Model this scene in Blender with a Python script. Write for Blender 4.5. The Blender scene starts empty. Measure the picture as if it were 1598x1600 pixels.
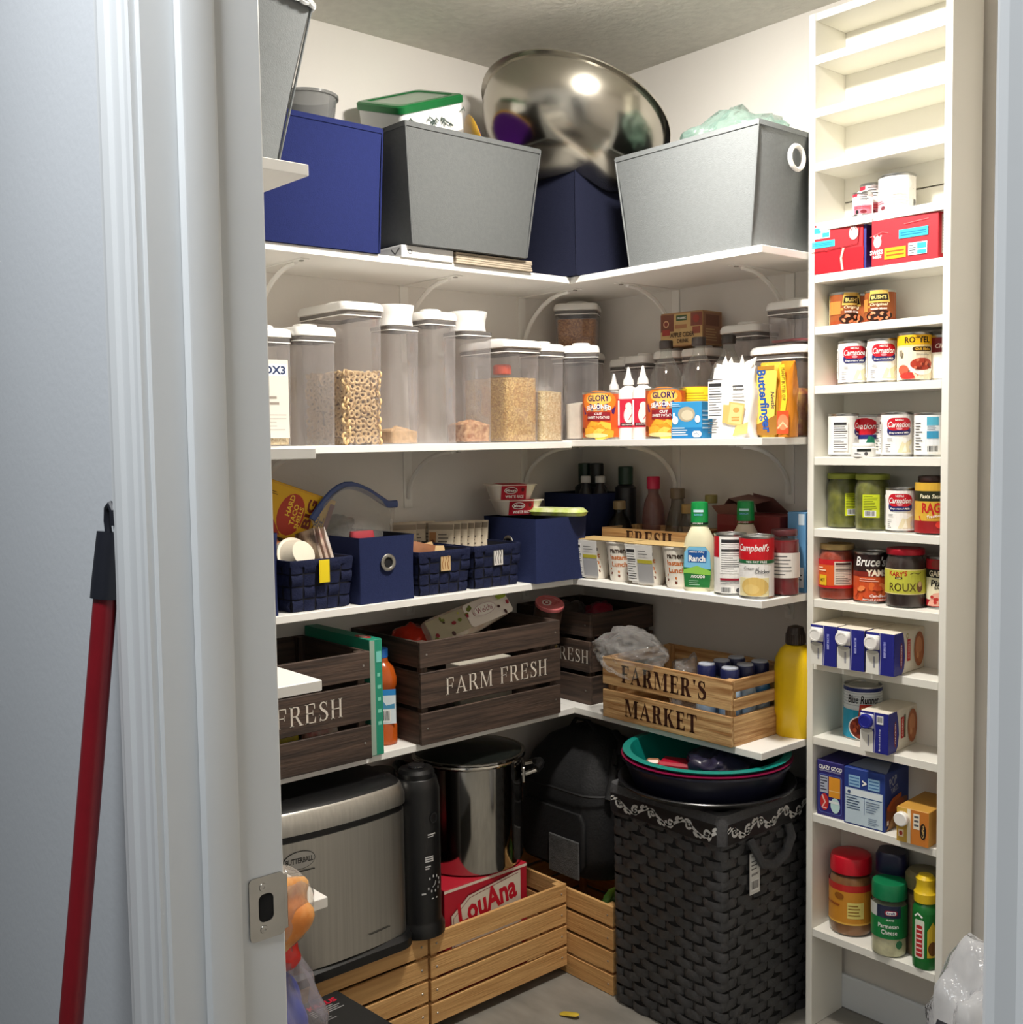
import bpy, bmesh, math, random
from mathutils import Vector, Matrix, noise
from mathutils.geometry import tessellate_polygon
random.seed(7)
S = bpy.context.scene
COL = S.collection
PI = math.pi

# ------------------------------------------------------------------ camera, world, lights, exposure
cam_d = bpy.data.cameras.new('camera')
cam = bpy.data.objects.new('camera', cam_d); COL.objects.link(cam)
R_ = Vector((0.65651417, 0.75418035, -0.01418223)); U_ = Vector((-0.04070255, 0.05419316, 0.99770056)); F_ = Vector((-0.75321474, 0.6544273, -0.06627564))
cam.matrix_world = Matrix(((R_.x, U_.x, -F_.x, 2.36628), (R_.y, U_.y, -F_.y, -2.3436), (R_.z, U_.z, -F_.z, 1.4148), (0, 0, 0, 1)))
cam_d.sensor_fit = 'HORIZONTAL'; cam_d.sensor_width = 36.0; cam_d.lens = 1717.77 / 1598 * 36.0
cam_d.clip_start = 0.02
S.camera = cam
S.view_settings.view_transform = 'Standard'; S.view_settings.look = 'None'
S.view_settings.gamma = 1.0; S.view_settings.use_curve_mapping = False
S.view_settings.exposure = 0.14
S.display_settings.display_device = 'sRGB'
S.cycles.transparent_max_bounces = 40; S.cycles.max_bounces = 16; S.cycles.diffuse_bounces = 10

W = bpy.data.worlds.new('world'); S.world = W; W.use_nodes = True
W.node_tree.nodes['Background'].inputs[0].default_value = (0.86, 0.93, 1.0, 1)
W.node_tree.nodes['Background'].inputs[1].default_value = 0.10

PANTRY_LAMP = 440.0     # emission strength of the pantry's round ceiling lamp
def area(name, loc, size, power, col, target):
    l = bpy.data.lights.new(name, 'AREA'); l.shape = 'RECTANGLE'; l.size, l.size_y = size; l.energy = power; l.color = col
    o = bpy.data.objects.new(name, l); COL.objects.link(o); o.location = loc
    o.rotation_euler = (Vector(target) - Vector(loc)).to_track_quat('-Z', 'Y').to_euler()
    return o
area('hall_ceiling_lamp', (1.65, -2.50, 2.58), (.5, .4), 30.0, (0.95, 0.975, 1.0), (1.55, -2.35, 0))

# ------------------------------------------------------------------ materials
def lin(c):
    def f(x):
        x /= 255.0
        return x / 12.92 if x <= 0.04045 else ((x + 0.055) / 1.055) ** 2.4
    return (f(c[0]), f(c[1]), f(c[2]), 1.0)
_M = {}
def mat(name, c=(200, 200, 200), rough=0.5, metal=0.0, var=None, bump=None, spec=0.5, trans=0.0, stretch=None, c2=None, alpha=None, coat=0.0, kind='noise'):
    """Procedural material: base colour varied by noise (var = scale, amount), fine relief (bump = scale, strength)."""
    if name in _M: return _M[name]
    m = bpy.data.materials.new(name); m.use_nodes = True; nt = m.node_tree; N = nt.nodes; L = nt.links
    b = N['Principled BSDF']
    b.inputs['Base Color'].default_value = lin(c); b.inputs['Roughness'].default_value = rough; b.inputs['Metallic'].default_value = metal
    b.inputs['Specular IOR Level'].default_value = spec
    if coat: b.inputs['Coat Weight'].default_value = coat
    if var or bump:
        tc = N.new('ShaderNodeTexCoord'); src = tc.outputs['Object']
        oi = N.new('ShaderNodeObjectInfo'); ad = N.new('ShaderNodeVectorMath'); ad.operation = 'MULTIPLY_ADD'
        L.new(oi.outputs['Random'], ad.inputs[0]); ad.inputs[1].default_value = (7, 13, 5); L.new(src, ad.inputs[2]); src = ad.outputs[0]
        if stretch:
            mp = N.new('ShaderNodeMapping'); mp.inputs['Scale'].default_value = stretch; L.new(src, mp.inputs['Vector']); src = mp.outputs[0]
    if var:
        t = N.new('ShaderNodeTexNoise'); t.inputs['Scale'].default_value = var[0]; t.inputs['Detail'].default_value = 5; L.new(src, t.inputs['Vector'])
        mx = N.new('ShaderNodeMix'); mx.data_type = 'RGBA'
        k = var[1]
        a_ = lin(c); b_ = lin(c2) if c2 else tuple(min(1, x * (1 - k)) for x in a_[:3]) + (1,)
        mx.inputs[6].default_value = a_; mx.inputs[7].default_value = b_
        rp = N.new('ShaderNodeMapRange'); rp.inputs[1].default_value = 0.35; rp.inputs[2].default_value = 0.65
        L.new(t.outputs['Fac'], rp.inputs[0]); L.new(rp.outputs[0], mx.inputs[0]); L.new(mx.outputs[2], b.inputs['Base Color'])
    if bump:
        if kind == 'voronoi': t2 = N.new('ShaderNodeTexVoronoi'); out = t2.outputs['Distance']
        else: t2 = N.new('ShaderNodeTexNoise'); t2.inputs['Detail'].default_value = 3; out = t2.outputs['Fac']
        t2.inputs['Scale'].default_value = bump[0]; L.new(src, t2.inputs['Vector'])
        bp = N.new('ShaderNodeBump'); bp.inputs['Strength'].default_value = bump[1]; bp.inputs['Distance'].default_value = 0.004
        L.new(out, bp.inputs['Height']); L.new(bp.outputs[0], b.inputs['Normal'])
        if kind == 'voronoi' and c2:
            mx.inputs[7].default_value = lin(c2); L.new(t2.outputs['Color'], rp.inputs[0]); rp.inputs[1].default_value = 0.2; rp.inputs[2].default_value = 0.8
    _M[name] = m
    return m
def clear(name, tint=(240, 240, 240), haze=0.06, rough=0.06, hazecol=(225, 222, 218), wrinkle=None, ior=1.45, edge=0.22):
    """Thin clear plastic or glass: see-through, mirror-like at grazing angles, a little milky."""
    if name in _M: return _M[name]
    m = bpy.data.materials.new(name); m.use_nodes = True; nt = m.node_tree; N = nt.nodes; L = nt.links
    N.remove(N['Principled BSDF'])
    tr = N.new('ShaderNodeBsdfTransparent'); tr.inputs[0].default_value = lin(tint)
    gl = N.new('ShaderNodeBsdfGlossy'); gl.inputs['Roughness'].default_value = rough
    df = N.new('ShaderNodeBsdfDiffuse'); df.inputs[0].default_value = lin(hazecol)
    fr = N.new('ShaderNodeFresnel')                       # thin sheet: the same reflection from either side
    ge = N.new('ShaderNodeNewGeometry'); mr = N.new('ShaderNodeMapRange'); mr.inputs[3].default_value = ior; mr.inputs[4].default_value = 1 / ior
    L.new(ge.outputs['Backfacing'], mr.inputs[0]); L.new(mr.outputs[0], fr.inputs[0])
    m1 = N.new('ShaderNodeMixShader'); m2 = N.new('ShaderNodeMixShader')
    lw = N.new('ShaderNodeLayerWeight'); lw.inputs[0].default_value = 0.35
    hz = N.new('ShaderNodeMapRange'); hz.inputs[3].default_value = haze; hz.inputs[4].default_value = min(1, haze + edge); L.new(lw.outputs['Facing'], hz.inputs[0]); L.new(hz.outputs[0], m1.inputs[0]); L.new(tr.outputs[0], m1.inputs[1]); L.new(df.outputs[0], m1.inputs[2])
    L.new(fr.outputs[0], m2.inputs[0]); L.new(m1.outputs[0], m2.inputs[1]); L.new(gl.outputs[0], m2.inputs[2])
    L.new(m2.outputs[0], N['Material Output'].inputs[0])
    if wrinkle:
        tc = N.new('ShaderNodeTexCoord'); t = N.new('ShaderNodeTexNoise'); t.inputs['Scale'].default_value = wrinkle[0]; t.inputs['Detail'].default_value = 4
        L.new(tc.outputs['Object'], t.inputs['Vector']); bp = N.new('ShaderNodeBump'); bp.inputs['Strength'].default_value = wrinkle[1]; bp.inputs['Distance'].default_value = 0.02
        L.new(t.outputs['Fac'], bp.inputs['Height']); L.new(bp.outputs[0], gl.inputs['Normal']); L.new(bp.outputs[0], fr.inputs['Normal'])
    _M[name] = m
    return m
def emit(name, c, s):
    m = bpy.data.materials.new(name); m.use_nodes = True; nt = m.node_tree
    nt.nodes.remove(nt.nodes['Principled BSDF']); e = nt.nodes.new('ShaderNodeEmission'); e.inputs[0].default_value = lin(c); e.inputs[1].default_value = s
    nt.links.new(e.outputs[0], nt.nodes['Material Output'].inputs[0]); return m
def ink(c): return mat('print_%d_%d_%d' % tuple(c), c, rough=0.42, spec=0.35)
def plas(c, rough=0.35): return mat('plastic_%d_%d_%d_%d' % (c[0], c[1], c[2], rough * 100), c, rough=rough, bump=(60, 0.03), var=(9, 0.05))
def paper(c): return mat('card_%d_%d_%d' % tuple(c), c, rough=0.55, var=(14, 0.06), bump=(240, 0.03))

M_wall = mat('wall_paint', (226, 222, 216), rough=0.75, var=(3, 0.03), bump=(90, 0.08))
M_hall = mat('hall_paint', (196, 200, 204), rough=0.7, var=(3, 0.03), bump=(120, 0.06))
M_ceil = mat('ceiling_texture', (224, 221, 212), rough=0.85, var=(40, 0.08), bump=(55, 0.55))
M_trim = mat('trim_gloss', (208, 211, 212), rough=0.35, var=(6, 0.03), bump=(40, 0.02))
M_shelf = mat('white_shelf_paint', (236, 234, 229), rough=0.45, var=(8, 0.02), bump=(70, 0.03))
M_floor = mat('floor_vinyl', (138, 134, 126), rough=0.55, var=(7, 0.28), bump=(30, 0.06), stretch=(1, 2.5, 1))
M_steel = mat('brushed_steel', (165, 163, 158), rough=0.32, metal=1.0, var=(5, 0.12), bump=(40, 0.04), stretch=(30, 30, 1))
M_mirror = mat('polished_steel', (190, 187, 180), rough=0.10, metal=1.0, var=(4, 0.08))
M_tin = mat('tin_can_metal', (190, 190, 188), rough=0.28, metal=1.0, var=(20, 0.1))
M_black = mat('black_plastic', (14, 14, 15), rough=0.38, var=(10, 0.2), bump=(80, 0.04))
M_white = plas((240, 238, 234), 0.3)
M_clear = clear('clear_plastic', (250, 249, 250), 0.085, 0.05, (206, 202, 202), ior=1.6, edge=.40)
M_glass = clear('clear_glass', (240, 242, 240), 0.012, 0.02, edge=.07)
M_film = clear('plastic_film', (244, 244, 244), 0.16, 0.10, wrinkle=(26, 0.9))
M_gask = clear('grey_seal', (150, 148, 146), 0.55, 0.2, (128, 124, 122))

# ------------------------------------------------------------------ mesh helpers
class MB:
    def __init__(s): s.v = []; s.f = []; s.mi = []; s.mats = []; s.X = Matrix.Identity(4)
    def _m(s, m):
        if m not in s.mats: s.mats.append(m)
        return s.mats.index(m)
    def add(s, vs, fs, m):
        n = len(s.v); k = s._m(m)
        s.v += [s.X @ Vector(p) for p in vs]
        for f in fs: s.f.append(tuple(i + n for i in f)); s.mi.append(k)
        return s
    def box(s, x0, x1, y0, y1, z0, z1, m, b=0.0):
        if b <= 0:
            vs = [(x, y, z) for z in (z0, z1) for y in (y0, y1) for x in (x0, x1)]
            return s.add(vs, [(0, 2, 3, 1), (4, 5, 7, 6), (0, 1, 5, 4), (2, 6, 7, 3), (0, 4, 6, 2), (1, 3, 7, 5)], m)
        b = min(b, (x1 - x0) * .49, (y1 - y0) * .49, (z1 - z0) * .49)
        lo = (x0, y0, z0); hi = (x1, y1, z1); vs = []; idx = {}
        for sx in (0, 1):
            for sy in (0, 1):
                for sz in (0, 1):
                    sg = (sx, sy, sz); c = [hi[i] if sg[i] else lo[i] for i in range(3)]; inn = [c[i] + (-b if sg[i] else b) for i in range(3)]
                    for a in range(3):
                        p = list(inn); p[a] = c[a]; idx[(sg, a)] = len(vs); vs.append(tuple(p))
        fs = []
        for a in range(3):
            o = [i for i in range(3) if i != a]
            for d in (0, 1):
                q = []
                for e in ((0, 0), (1, 0), (1, 1), (0, 1)):
                    g = [0, 0, 0]; g[a] = d; g[o[0]] = e[0]; g[o[1]] = e[1]; q.append(idx[(tuple(g), a)])
                fs.append(tuple(q))
            for e in ((0, 0), (0, 1), (1, 0), (1, 1)):
                g0 = [0, 0, 0]; g0[o[0]] = e[0]; g0[o[1]] = e[1]; g1 = list(g0); g1[a] = 1
                fs.append((idx[(tuple(g0), o[0])], idx[(tuple(g1), o[0])], idx[(tuple(g1), o[1])], idx[(tuple(g0), o[1])]))
        for sx in (0, 1):
            for sy in (0, 1):
                for sz in (0, 1): fs.append(tuple(idx[((sx, sy, sz), a)] for a in range(3)))
        return s.add(vs, fs, m)
    def loft(s, rings, m, cap0=True, cap1=True, closed=True):
        n = len(rings[0]); vs = [p for r in rings for p in r]; fs = []
        for i in range(len(rings) - 1):
            for j in range(n if closed else n - 1):
                a = i * n + j; b = i * n + (j + 1) % n; fs.append((a, b, b + n, a + n))
        if cap0: fs.append(tuple(range(n - 1, -1, -1)))
        if cap1: fs.append(tuple(range((len(rings) - 1) * n, len(rings) * n)))
        return s.add(vs, fs, m)
    def lathe(s, prof, m, n=32, cx=0, cy=0, cap0=True, cap1=True):
        return s.loft([[(cx + r * math.sin(2 * PI * j / n), cy - r * math.cos(2 * PI * j / n), z) for j in range(n)] for r, z in prof], m, cap0, cap1)
    def tube(s, pts, r, m, n=8, closed=False, flat=None):
        P = [Vector(p) for p in pts]; rings = []; up = Vector((0, 0, 1)); k = len(P); prev = None
        for i, p in enumerate(P):
            if closed: t = P[(i + 1) % k] - P[i - 1]
            else: t = P[min(i + 1, k - 1)] - P[max(i - 1, 0)]
            t.normalize()
            if prev is None: a = t.cross(up if abs(t.z) < .9 else Vector((1, 0, 0)))
            else: a = prev - t * prev.dot(t)
            a.normalize(); prev = a; b = t.cross(a)
            rr = r[i] if isinstance(r, (list, tuple)) else r; fl = flat or 1.0
            rings.append([tuple(p + a * (rr * math.cos(2 * PI * j / n)) + b * (rr * fl * math.sin(2 * PI * j / n))) for j in range(n)])
        if closed: rings.append(rings[0]); return s.loft(rings, m, False, False)
        return s.loft(rings, m)
    def prism(s, poly, a, h0, h1, m):
        """2-D polygon pushed along axis a between h0 and h1."""
        o = [i for i in range(3) if i != a]; n = len(poly)
        def P(p, h):
            q = [0, 0, 0]; q[o[0]] = p[0]; q[o[1]] = p[1]; q[a] = h; return tuple(q)
        vs = [P(p, h0) for p in poly] + [P(p, h1) for p in poly]
        fs = [(i, (i + 1) % n, (i + 1) % n + n, i + n) for i in range(n)] + [tuple(range(n)), tuple(range(2 * n - 1, n - 1, -1))]
        return s.add(vs, fs, m)
    def build(s, name, parent=None, angle=35, kind=None, label=None):
        me = bpy.data.meshes.new(name); me.from_pydata([tuple(p) for p in s.v], [], s.f)
        for m in s.mats: me.materials.append(m)
        me.polygons.foreach_set('material_index', s.mi)
        bm = bmesh.new(); bm.from_mesh(me); bmesh.ops.recalc_face_normals(bm, faces=bm.faces); bm.to_mesh(me); bm.free()
        me.polygons.foreach_set('use_smooth', [True] * len(me.polygons)); me.set_sharp_from_angle(angle=math.radians(angle)); me.update()
        o = bpy.data.objects.new(name, me); COL.objects.link(o)
        if parent: o.parent = parent
        if kind: o['kind'] = kind
        if label: o['label'] = label
        return o
def rr(w, d, r, z, k=4, cx=0, cy=0):
    """Rounded-rectangle ring at height z."""
    r = min(r, w * .499, d * .499); out = []
    for q, (sx, sy) in enumerate(((1, -1), (1, 1), (-1, 1), (-1, -1))):
        a0 = -PI / 2 + q * PI / 2
        for i in range(k + 1):
            a = a0 + i / k * PI / 2
            out.append((cx + sx * (w / 2 - r) + r * math.cos(a), cy + sy * (d / 2 - r) + r * math.sin(a), z))
    return out
def thing(name, label, cat, loc=(0, 0, 0), rotz=0.0, group=None, rot=None):
    o = bpy.data.objects.new(name, None); COL.objects.link(o); o.empty_display_size = 0.05
    o.location = loc; o.rotation_euler = rot if rot else (0, 0, math.radians(rotz))
    o['label'] = label; o['category'] = cat
    if group: o['group'] = group
    return o
def tag(o, label, cat, group=None, loc=None, rotz=None):
    o['label'] = label; o['category'] = cat
    if group: o['group'] = group
    if loc: o.location = loc
    if rotz is not None: o.rotation_euler = (0, 0, math.radians(rotz))
    return o
def copy_tree(o, parent=None):
    c = o.copy(); COL.objects.link(c)
    if parent: c.parent = parent; c.matrix_parent_inverse = o.matrix_parent_inverse
    for ch in list(o.children): copy_tree(ch, c)
    return c
def dup(o, label, loc, rotz=0.0, rot=None, group=None):
    c = copy_tree(o); c.location = loc; c.rotation_euler = rot if rot else (0, 0, math.radians(rotz)); c['label'] = label
    if group: c['group'] = group
    return c
def struct(name, mb, parent=None, angle=30):
    o = mb.build(name, parent, angle)
    if not parent: o['kind'] = 'structure'
    return o

# ------------------------------------------------------------------ flat print: lettering, label art
_T = {}
def glyphs(s, shear=0.0, bold=0.0, res=2):
    key = (s, shear, bold, res)
    if key not in _T:
        cu = bpy.data.curves.new('lettering', 'FONT'); cu.body = s; cu.size = 1; cu.shear = shear; cu.offset = bold; cu.resolution_u = res; cu.fill_mode = 'FRONT'
        o = bpy.data.objects.new('lettering', cu); me = bpy.data.meshes.new_from_object(o)
        v = [(p.co.x, p.co.y) for p in me.vertices]; f = [tuple(p.vertices) for p in me.polygons]
        bpy.data.objects.remove(o); bpy.data.meshes.remove(me); bpy.data.curves.remove(cu)
        if not v: v = [(0, 0), (1, 0), (0, 1)]; f = []
        x0 = min(p[0] for p in v); x1 = max(p[0] for p in v); y0 = min(p[1] for p in v); y1 = max(p[1] for p in v)
        _T[key] = ([((p[0] - x0) / (x1 - x0) - .5, (p[1] - y0) / (y1 - y0) - .5) for p in v], f, (x1 - x0) / (y1 - y0))
    return _T[key]
class D:
    """Collects coloured 2-D shapes in metres, later laid on a surface as one thin printed mesh."""
    def __init__(s): s.it = []; s.k = 0
    def poly(s, pts, c):
        tr = [tuple(t) for t in tessellate_polygon([[Vector((p[0], p[1], 0)) for p in pts]])]
        s.it.append((list(pts), tr, c, s.k, True)); s.k += 1; return s
    def rect(s, x0, y0, x1, y1, c): 
        s.it.append(([(x0, y0), (x1, y0), (x1, y1), (x0, y1)], [(0, 1, 2), (0, 2, 3)], c, s.k, True)); s.k += 1; return s
    def ell(s, cx, cy, rx, ry, c, n=18, rot=0.0):
        ca, sa = math.cos(math.radians(rot)), math.sin(math.radians(rot)); p = []
        for i in range(n):
            a = 2 * PI * i / n; x, y = rx * math.cos(a), ry * math.sin(a); p.append((cx + x * ca - y * sa, cy + x * sa + y * ca))
        s.it.append((p, [(0, i, i + 1) for i in range(1, n - 1)], c, s.k, True)); s.k += 1; return s
    def pill(s, x0, y0, x1, y1, c, f=.45):
        r = min(x1 - x0, y1 - y0) * f; p = [(q[0], q[1]) for q in rr(x1 - x0, y1 - y0, r, 0, 4, (x0 + x1) / 2, (y0 + y1) / 2)]
        return s.poly(p, c)
    def text(s, t, cx, cy, h, c, w=None, bold=0.02, shear=0.0, rot=0.0, res=2, arc=0.0):
        v, f, asp = glyphs(t, shear, bold, res); w = w or asp * h; ca, sa = math.cos(math.radians(rot)), math.sin(math.radians(rot)); out = []
        for x, y in v:
            x *= w; y = y * h - arc * (2 * x / w) ** 2
            out.append((cx + x * ca - y * sa, cy + x * sa + y * ca))
        s.it.append((out, f, c, s.k, False)); s.k += 1; return s
    def bars(s, x0, y0, x1, y1, n, c, fill=.45, seed=1, full=False):
        rd = random.Random(seed); p = (y1 - y0) / n
        for i in range(n):
            y = y1 - (i + .5) * p; xx = x1 if full else x0 + (x1 - x0) * rd.uniform(.55, 1)
            s.it.append(([(x0, y - p * fill / 2), (xx, y - p * fill / 2), (xx, y + p * fill / 2), (x0, y + p * fill / 2)], [(0, 1, 2), (0, 2, 3)], c, s.k, True))
        s.k += 1; return s
    def code(s, x0, y0, x1, y1, seed=3):
        rd = random.Random(seed); s.rect(x0, y0, x1, y1, (240, 240, 238)); x = x0 + (x1 - x0) * .06
        while x < x1 - (x1 - x0) * .08:
            w = (x1 - x0) * rd.choice((.02, .035, .05)); s.it.append(([(x, y0 + (y1 - y0) * .15), (x + w, y0 + (y1 - y0) * .15), (x + w, y1 - (y1 - y0) * .1), (x, y1 - (y1 - y0) * .1)], [(0, 1, 2), (0, 2, 3)], (25, 25, 25), s.k, True)); x += w + (x1 - x0) * rd.choice((.025, .045))
        s.k += 1; return s
    def facts(s, x0, y0, x1, y1, bg=(244, 243, 240), fg=(50, 50, 52), n=11, seed=5):
        s.rect(x0, y0, x1, y1, bg); w = x1 - x0; h = y1 - y0
        s.bars(x0 + w * .06, y0 + h * .04, x1 - w * .06, y1 - h * .16, n, fg, .28, seed)
        s.rect(x0 + w * .06, y1 - h * .14, x1 - w * .1, y1 - h * .05, fg); return s.rect(x0 + w * .06, y1 - h * .36, x1 - w * .06, y1 - h * .33, fg)
    def stroke(s, pts, w, c):
        n = len(pts); L_ = []; R2 = []
        for i in range(n):
            a = Vector(pts[max(0, i - 1)]); b = Vector(pts[min(n - 1, i + 1)]); t = (b - a).normalized(); nn = Vector((-t.y, t.x)); ww = w[i] if isinstance(w, (list, tuple)) else w
            L_.append(tuple(Vector(pts[i]) + nn * ww / 2)); R2.append(tuple(Vector(pts[i]) - nn * ww / 2))
        v = L_ + R2; f = [(i, i + 1, n + i + 1, n + i) for i in range(n - 1)]
        s.it.append((v, [(a, b, c2) for a, b, c2, d in f] + [(a, c2, d) for a, b, c2, d in f], c, s.k, False)); s.k += 1; return s
    def build(s, name, parent, mp, strip=None, step=0.00016, label=None):
        mb = MB()
        for pts, tr, c, k, cut in s.it:
            m = ink(c); off = 0.0003 + step * k
            if strip and cut:
                for t in tr:
                    P = [pts[i] for i in t]; xs = [p[0] for p in P]; i0 = math.floor(min(xs) / strip); i1 = math.ceil(max(xs) / strip)
                    for i in range(i0, i1):
                        q = clip(clip(P, i * strip, 1), (i + 1) * strip, -1)
                        if len(q) >= 3: mb.add([mp(u, v, off) for u, v in q], [tuple(range(len(q)))], m)
            else: mb.add([mp(u, v, off) for u, v in pts], tr, m)
        me = bpy.data.meshes.new(name); me.from_pydata([tuple(p) for p in mb.v], [], mb.f)
        for m in mb.mats: me.materials.append(m)
        me.polygons.foreach_set('material_index', mb.mi); me.update()
        o = bpy.data.objects.new(name, me); COL.objects.link(o); o.parent = parent
        if label: o['label'] = label
        return o
def clip(P, x, sgn):
    out = []; n = len(P)
    for i in range(n):
        a = P[i]; b = P[(i + 1) % n]; da = (a[0] - x) * sgn; db = (b[0] - x) * sgn
        if da >= 0: out.append(a)
        if (da > 0 and db < 0) or (da < 0 and db > 0):
            t = da / (da - db); out.append((x, a[1] + (b[1] - a[1]) * t))
    return out
def flat(o, ux=(1, 0, 0), uy=(0, 0, 1)):
    o = Vector(o); ux = Vector(ux).normalized(); uy = Vector(uy).normalized(); n = ux.cross(uy)
    return lambda u, v, e: tuple(o + ux * u + uy * v + n * e)
def cyl(r, z0=0.0, a0=0.0):
    f = r if callable(r) else (lambda v: r)
    r0 = f(0.0)
    def g(u, v, e):
        a = u / r0 + math.radians(a0); q = f(v) + e
        return (q * math.sin(a), -q * math.cos(a), z0 + v)
    return g

# ------------------------------------------------------------------ the room
H = 2.434; YD = -1.814; YH = -1.931; XR = 2.40       # ceiling, pantry face and hall face of the door wall, right wall
JX0, JX1, DH = 1.398, 2.170, 2.06
struct('floor', MB().box(-1.6, 3.9, -5.2, 0.0, -0.06, 0.0, M_floor))
struct('ceiling', MB().box(-0.1, XR + .1, YH, 0.1, H, H + .06, M_ceil))
struct('wall_left', MB().box(-0.1, 0, YD, 0.1, 0, H, M_wall))
struct('wall_back', MB().box(0, XR, 0, 0.1, 0, H, M_wall))
struct('wall_right', MB().box(XR, XR + .1, YD, 0.1, 0, H, M_wall))
w = MB()
for x0, x1, z0, z1 in ((-1.6, JX0 - .02, 0, 2.6), (JX1 + .02, 3.9, 0, 2.6), (JX0 - .02, JX1 + .02, DH + .02, 2.6)):
    w.box(x0, x1, YH, YD, z0, z1, M_hall)
struct('wall_front', w)
b = MB()
for x0, x1 in ((0, XR),): b.box(x0, x1, -.014, 0, 0, .085, M_trim, .004)
struct('baseboard_back', b)
struct('baseboard_left', MB().box(0, .014, YD, -.015, 0, .085, M_trim, .004))
# door lining, stops and casings
j = struct('trim_1', MB().box(JX0 - .02, JX0, YH - .002, YD + .002, 0, DH, M_trim, .002))
st = MB(); st.loft([[(JX0 + .0005, -1.899, z), (JX0 + .0115, -1.898, z), (JX0 + .0125, -1.896, z), (JX0 + .0125, -1.868, z), (JX0 + .010, -1.864, z), (JX0 + .0005, -1.862, z)] for z in (0, DH - .013)], M_trim)
st.build('door_stop', j)
j2 = struct('trim_2', MB().box(JX1, JX1 + .02, YH - .002, YD + .002, 0, DH, M_trim, .002))
MB().box(JX1 - .0125, JX1, -1.899, -1.862, 0, DH - .013, M_trim, .002).build('door_stop', j2)
struct('trim_3', MB().box(JX0 - .02, JX1 + .02, YH - .002, YD + .002, DH, DH + .02, M_trim))
def casing(name, x_in, sgn):
    """Moulded casing: section runs from the opening outwards."""
    pr_ = [(0, 0), (0, .008), (.004, .0095), (.012, .0095), (.016, .012), (.030, .013), (.034, .0165), (.046, .018), (.052, .016), (.0585, .016), (.0585, 0)]
    m_ = MB(); m_.loft([[(x_in + sgn * a, YH - h, z) for a, h in pr_] for z in (0, DH + .06)], M_trim)
    return struct(name, m_, angle=20)
casing('trim_4', JX0 - .005, -1); casing('trim_5', JX1 + .005, 1)
struct('trim_6', MB().box(JX0 - .06, JX1 + .06, YH - .017, YH, DH + .004, DH + .062, M_trim, .003))
for x0, x1, n in ((-1.6, JX0 - .0665, 1), (JX1 + .0665, 3.9, 2)): struct('baseboard_hall_%d' % n, MB().box(x0, x1, YH - .014, YH, 0, .09, M_trim, .004))
M_nick = mat('satin_nickel', (176, 174, 168), rough=0.3, metal=1.0, var=(30, 0.1))
def strike():
    mb = MB(); y0, y1, z0, z1 = -1.852, -1.8135, .922, .986; x = JX0 + .0006; t = .0014; yc, zc = -1.838, .954
    oc = rr(y1 - y0, z1 - z0, .005, 0, 4, (y0 + y1) / 2, (z0 + z1) / 2); ic = rr(.0165, .0285, .006, 0, 4, yc + .004, zc)
    n = len(oc); V = []
    for xx in (x, x + t):
        for ring in (oc, ic): V += [(xx, p[0], p[1]) for p in ring]
    F = []
    for i in range(n):
        k = (i + 1) % n
        F += [(i, k, n + k, n + i), (2 * n + i, 2 * n + k, 3 * n + k, 3 * n + i), (i, k, 2 * n + k, 2 * n + i), (n + i, n + k, 3 * n + k, 3 * n + i)]
    mb.add(V, F, M_nick)
    mb.box(x - .002, x + t, y1 - .001, y1 + .004, z0 + .004, z1 - .004, M_nick, .0008)
    p = mb.build('strike_plate', j, label='nickel strike plate')
    hm = MB(); hm.prism([(q[0], q[1]) for q in ic], 0, x - .0002, x + .0003, mat('latch_hole_dark', (12, 11, 10), rough=.9, var=(20, .2))); hm.build('latch_hole', p)
    for zz in (z0 + .0105, z1 - .0105):
        s_ = MB(); s_.X = Matrix.Translation((x + t, yc + .001, zz)) @ Matrix.Rotation(PI / 2, 4, 'Y')
        s_.lathe([(.0042, 0), (.0038, .0009), (.0016, .001), (.0014, .0004)], M_nick, 14); s_.build('screw', p)
strike()
# ceiling lamp (just above the picture's top edge)
cl = thing('ceiling_light', 'round flush ceiling lamp in the middle of the pantry ceiling', 'lamp', (.96, -.77, H))
MB().lathe([(.092, 0), (.095, -.012), (.090, -.016), (.084, -.016)], M_white, 40, cap1=False).build('trim_ring', cl)
MB().lathe([(.083, -.0145), (.082, -.019), (.070, -.029), (.045, -.037), (.02, -.040), (.001, -.0405)], emit('lamp_glow', (255, 249, 240), PANTRY_LAMP), 40, cap0=False).build('diffuser', cl)

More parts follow.
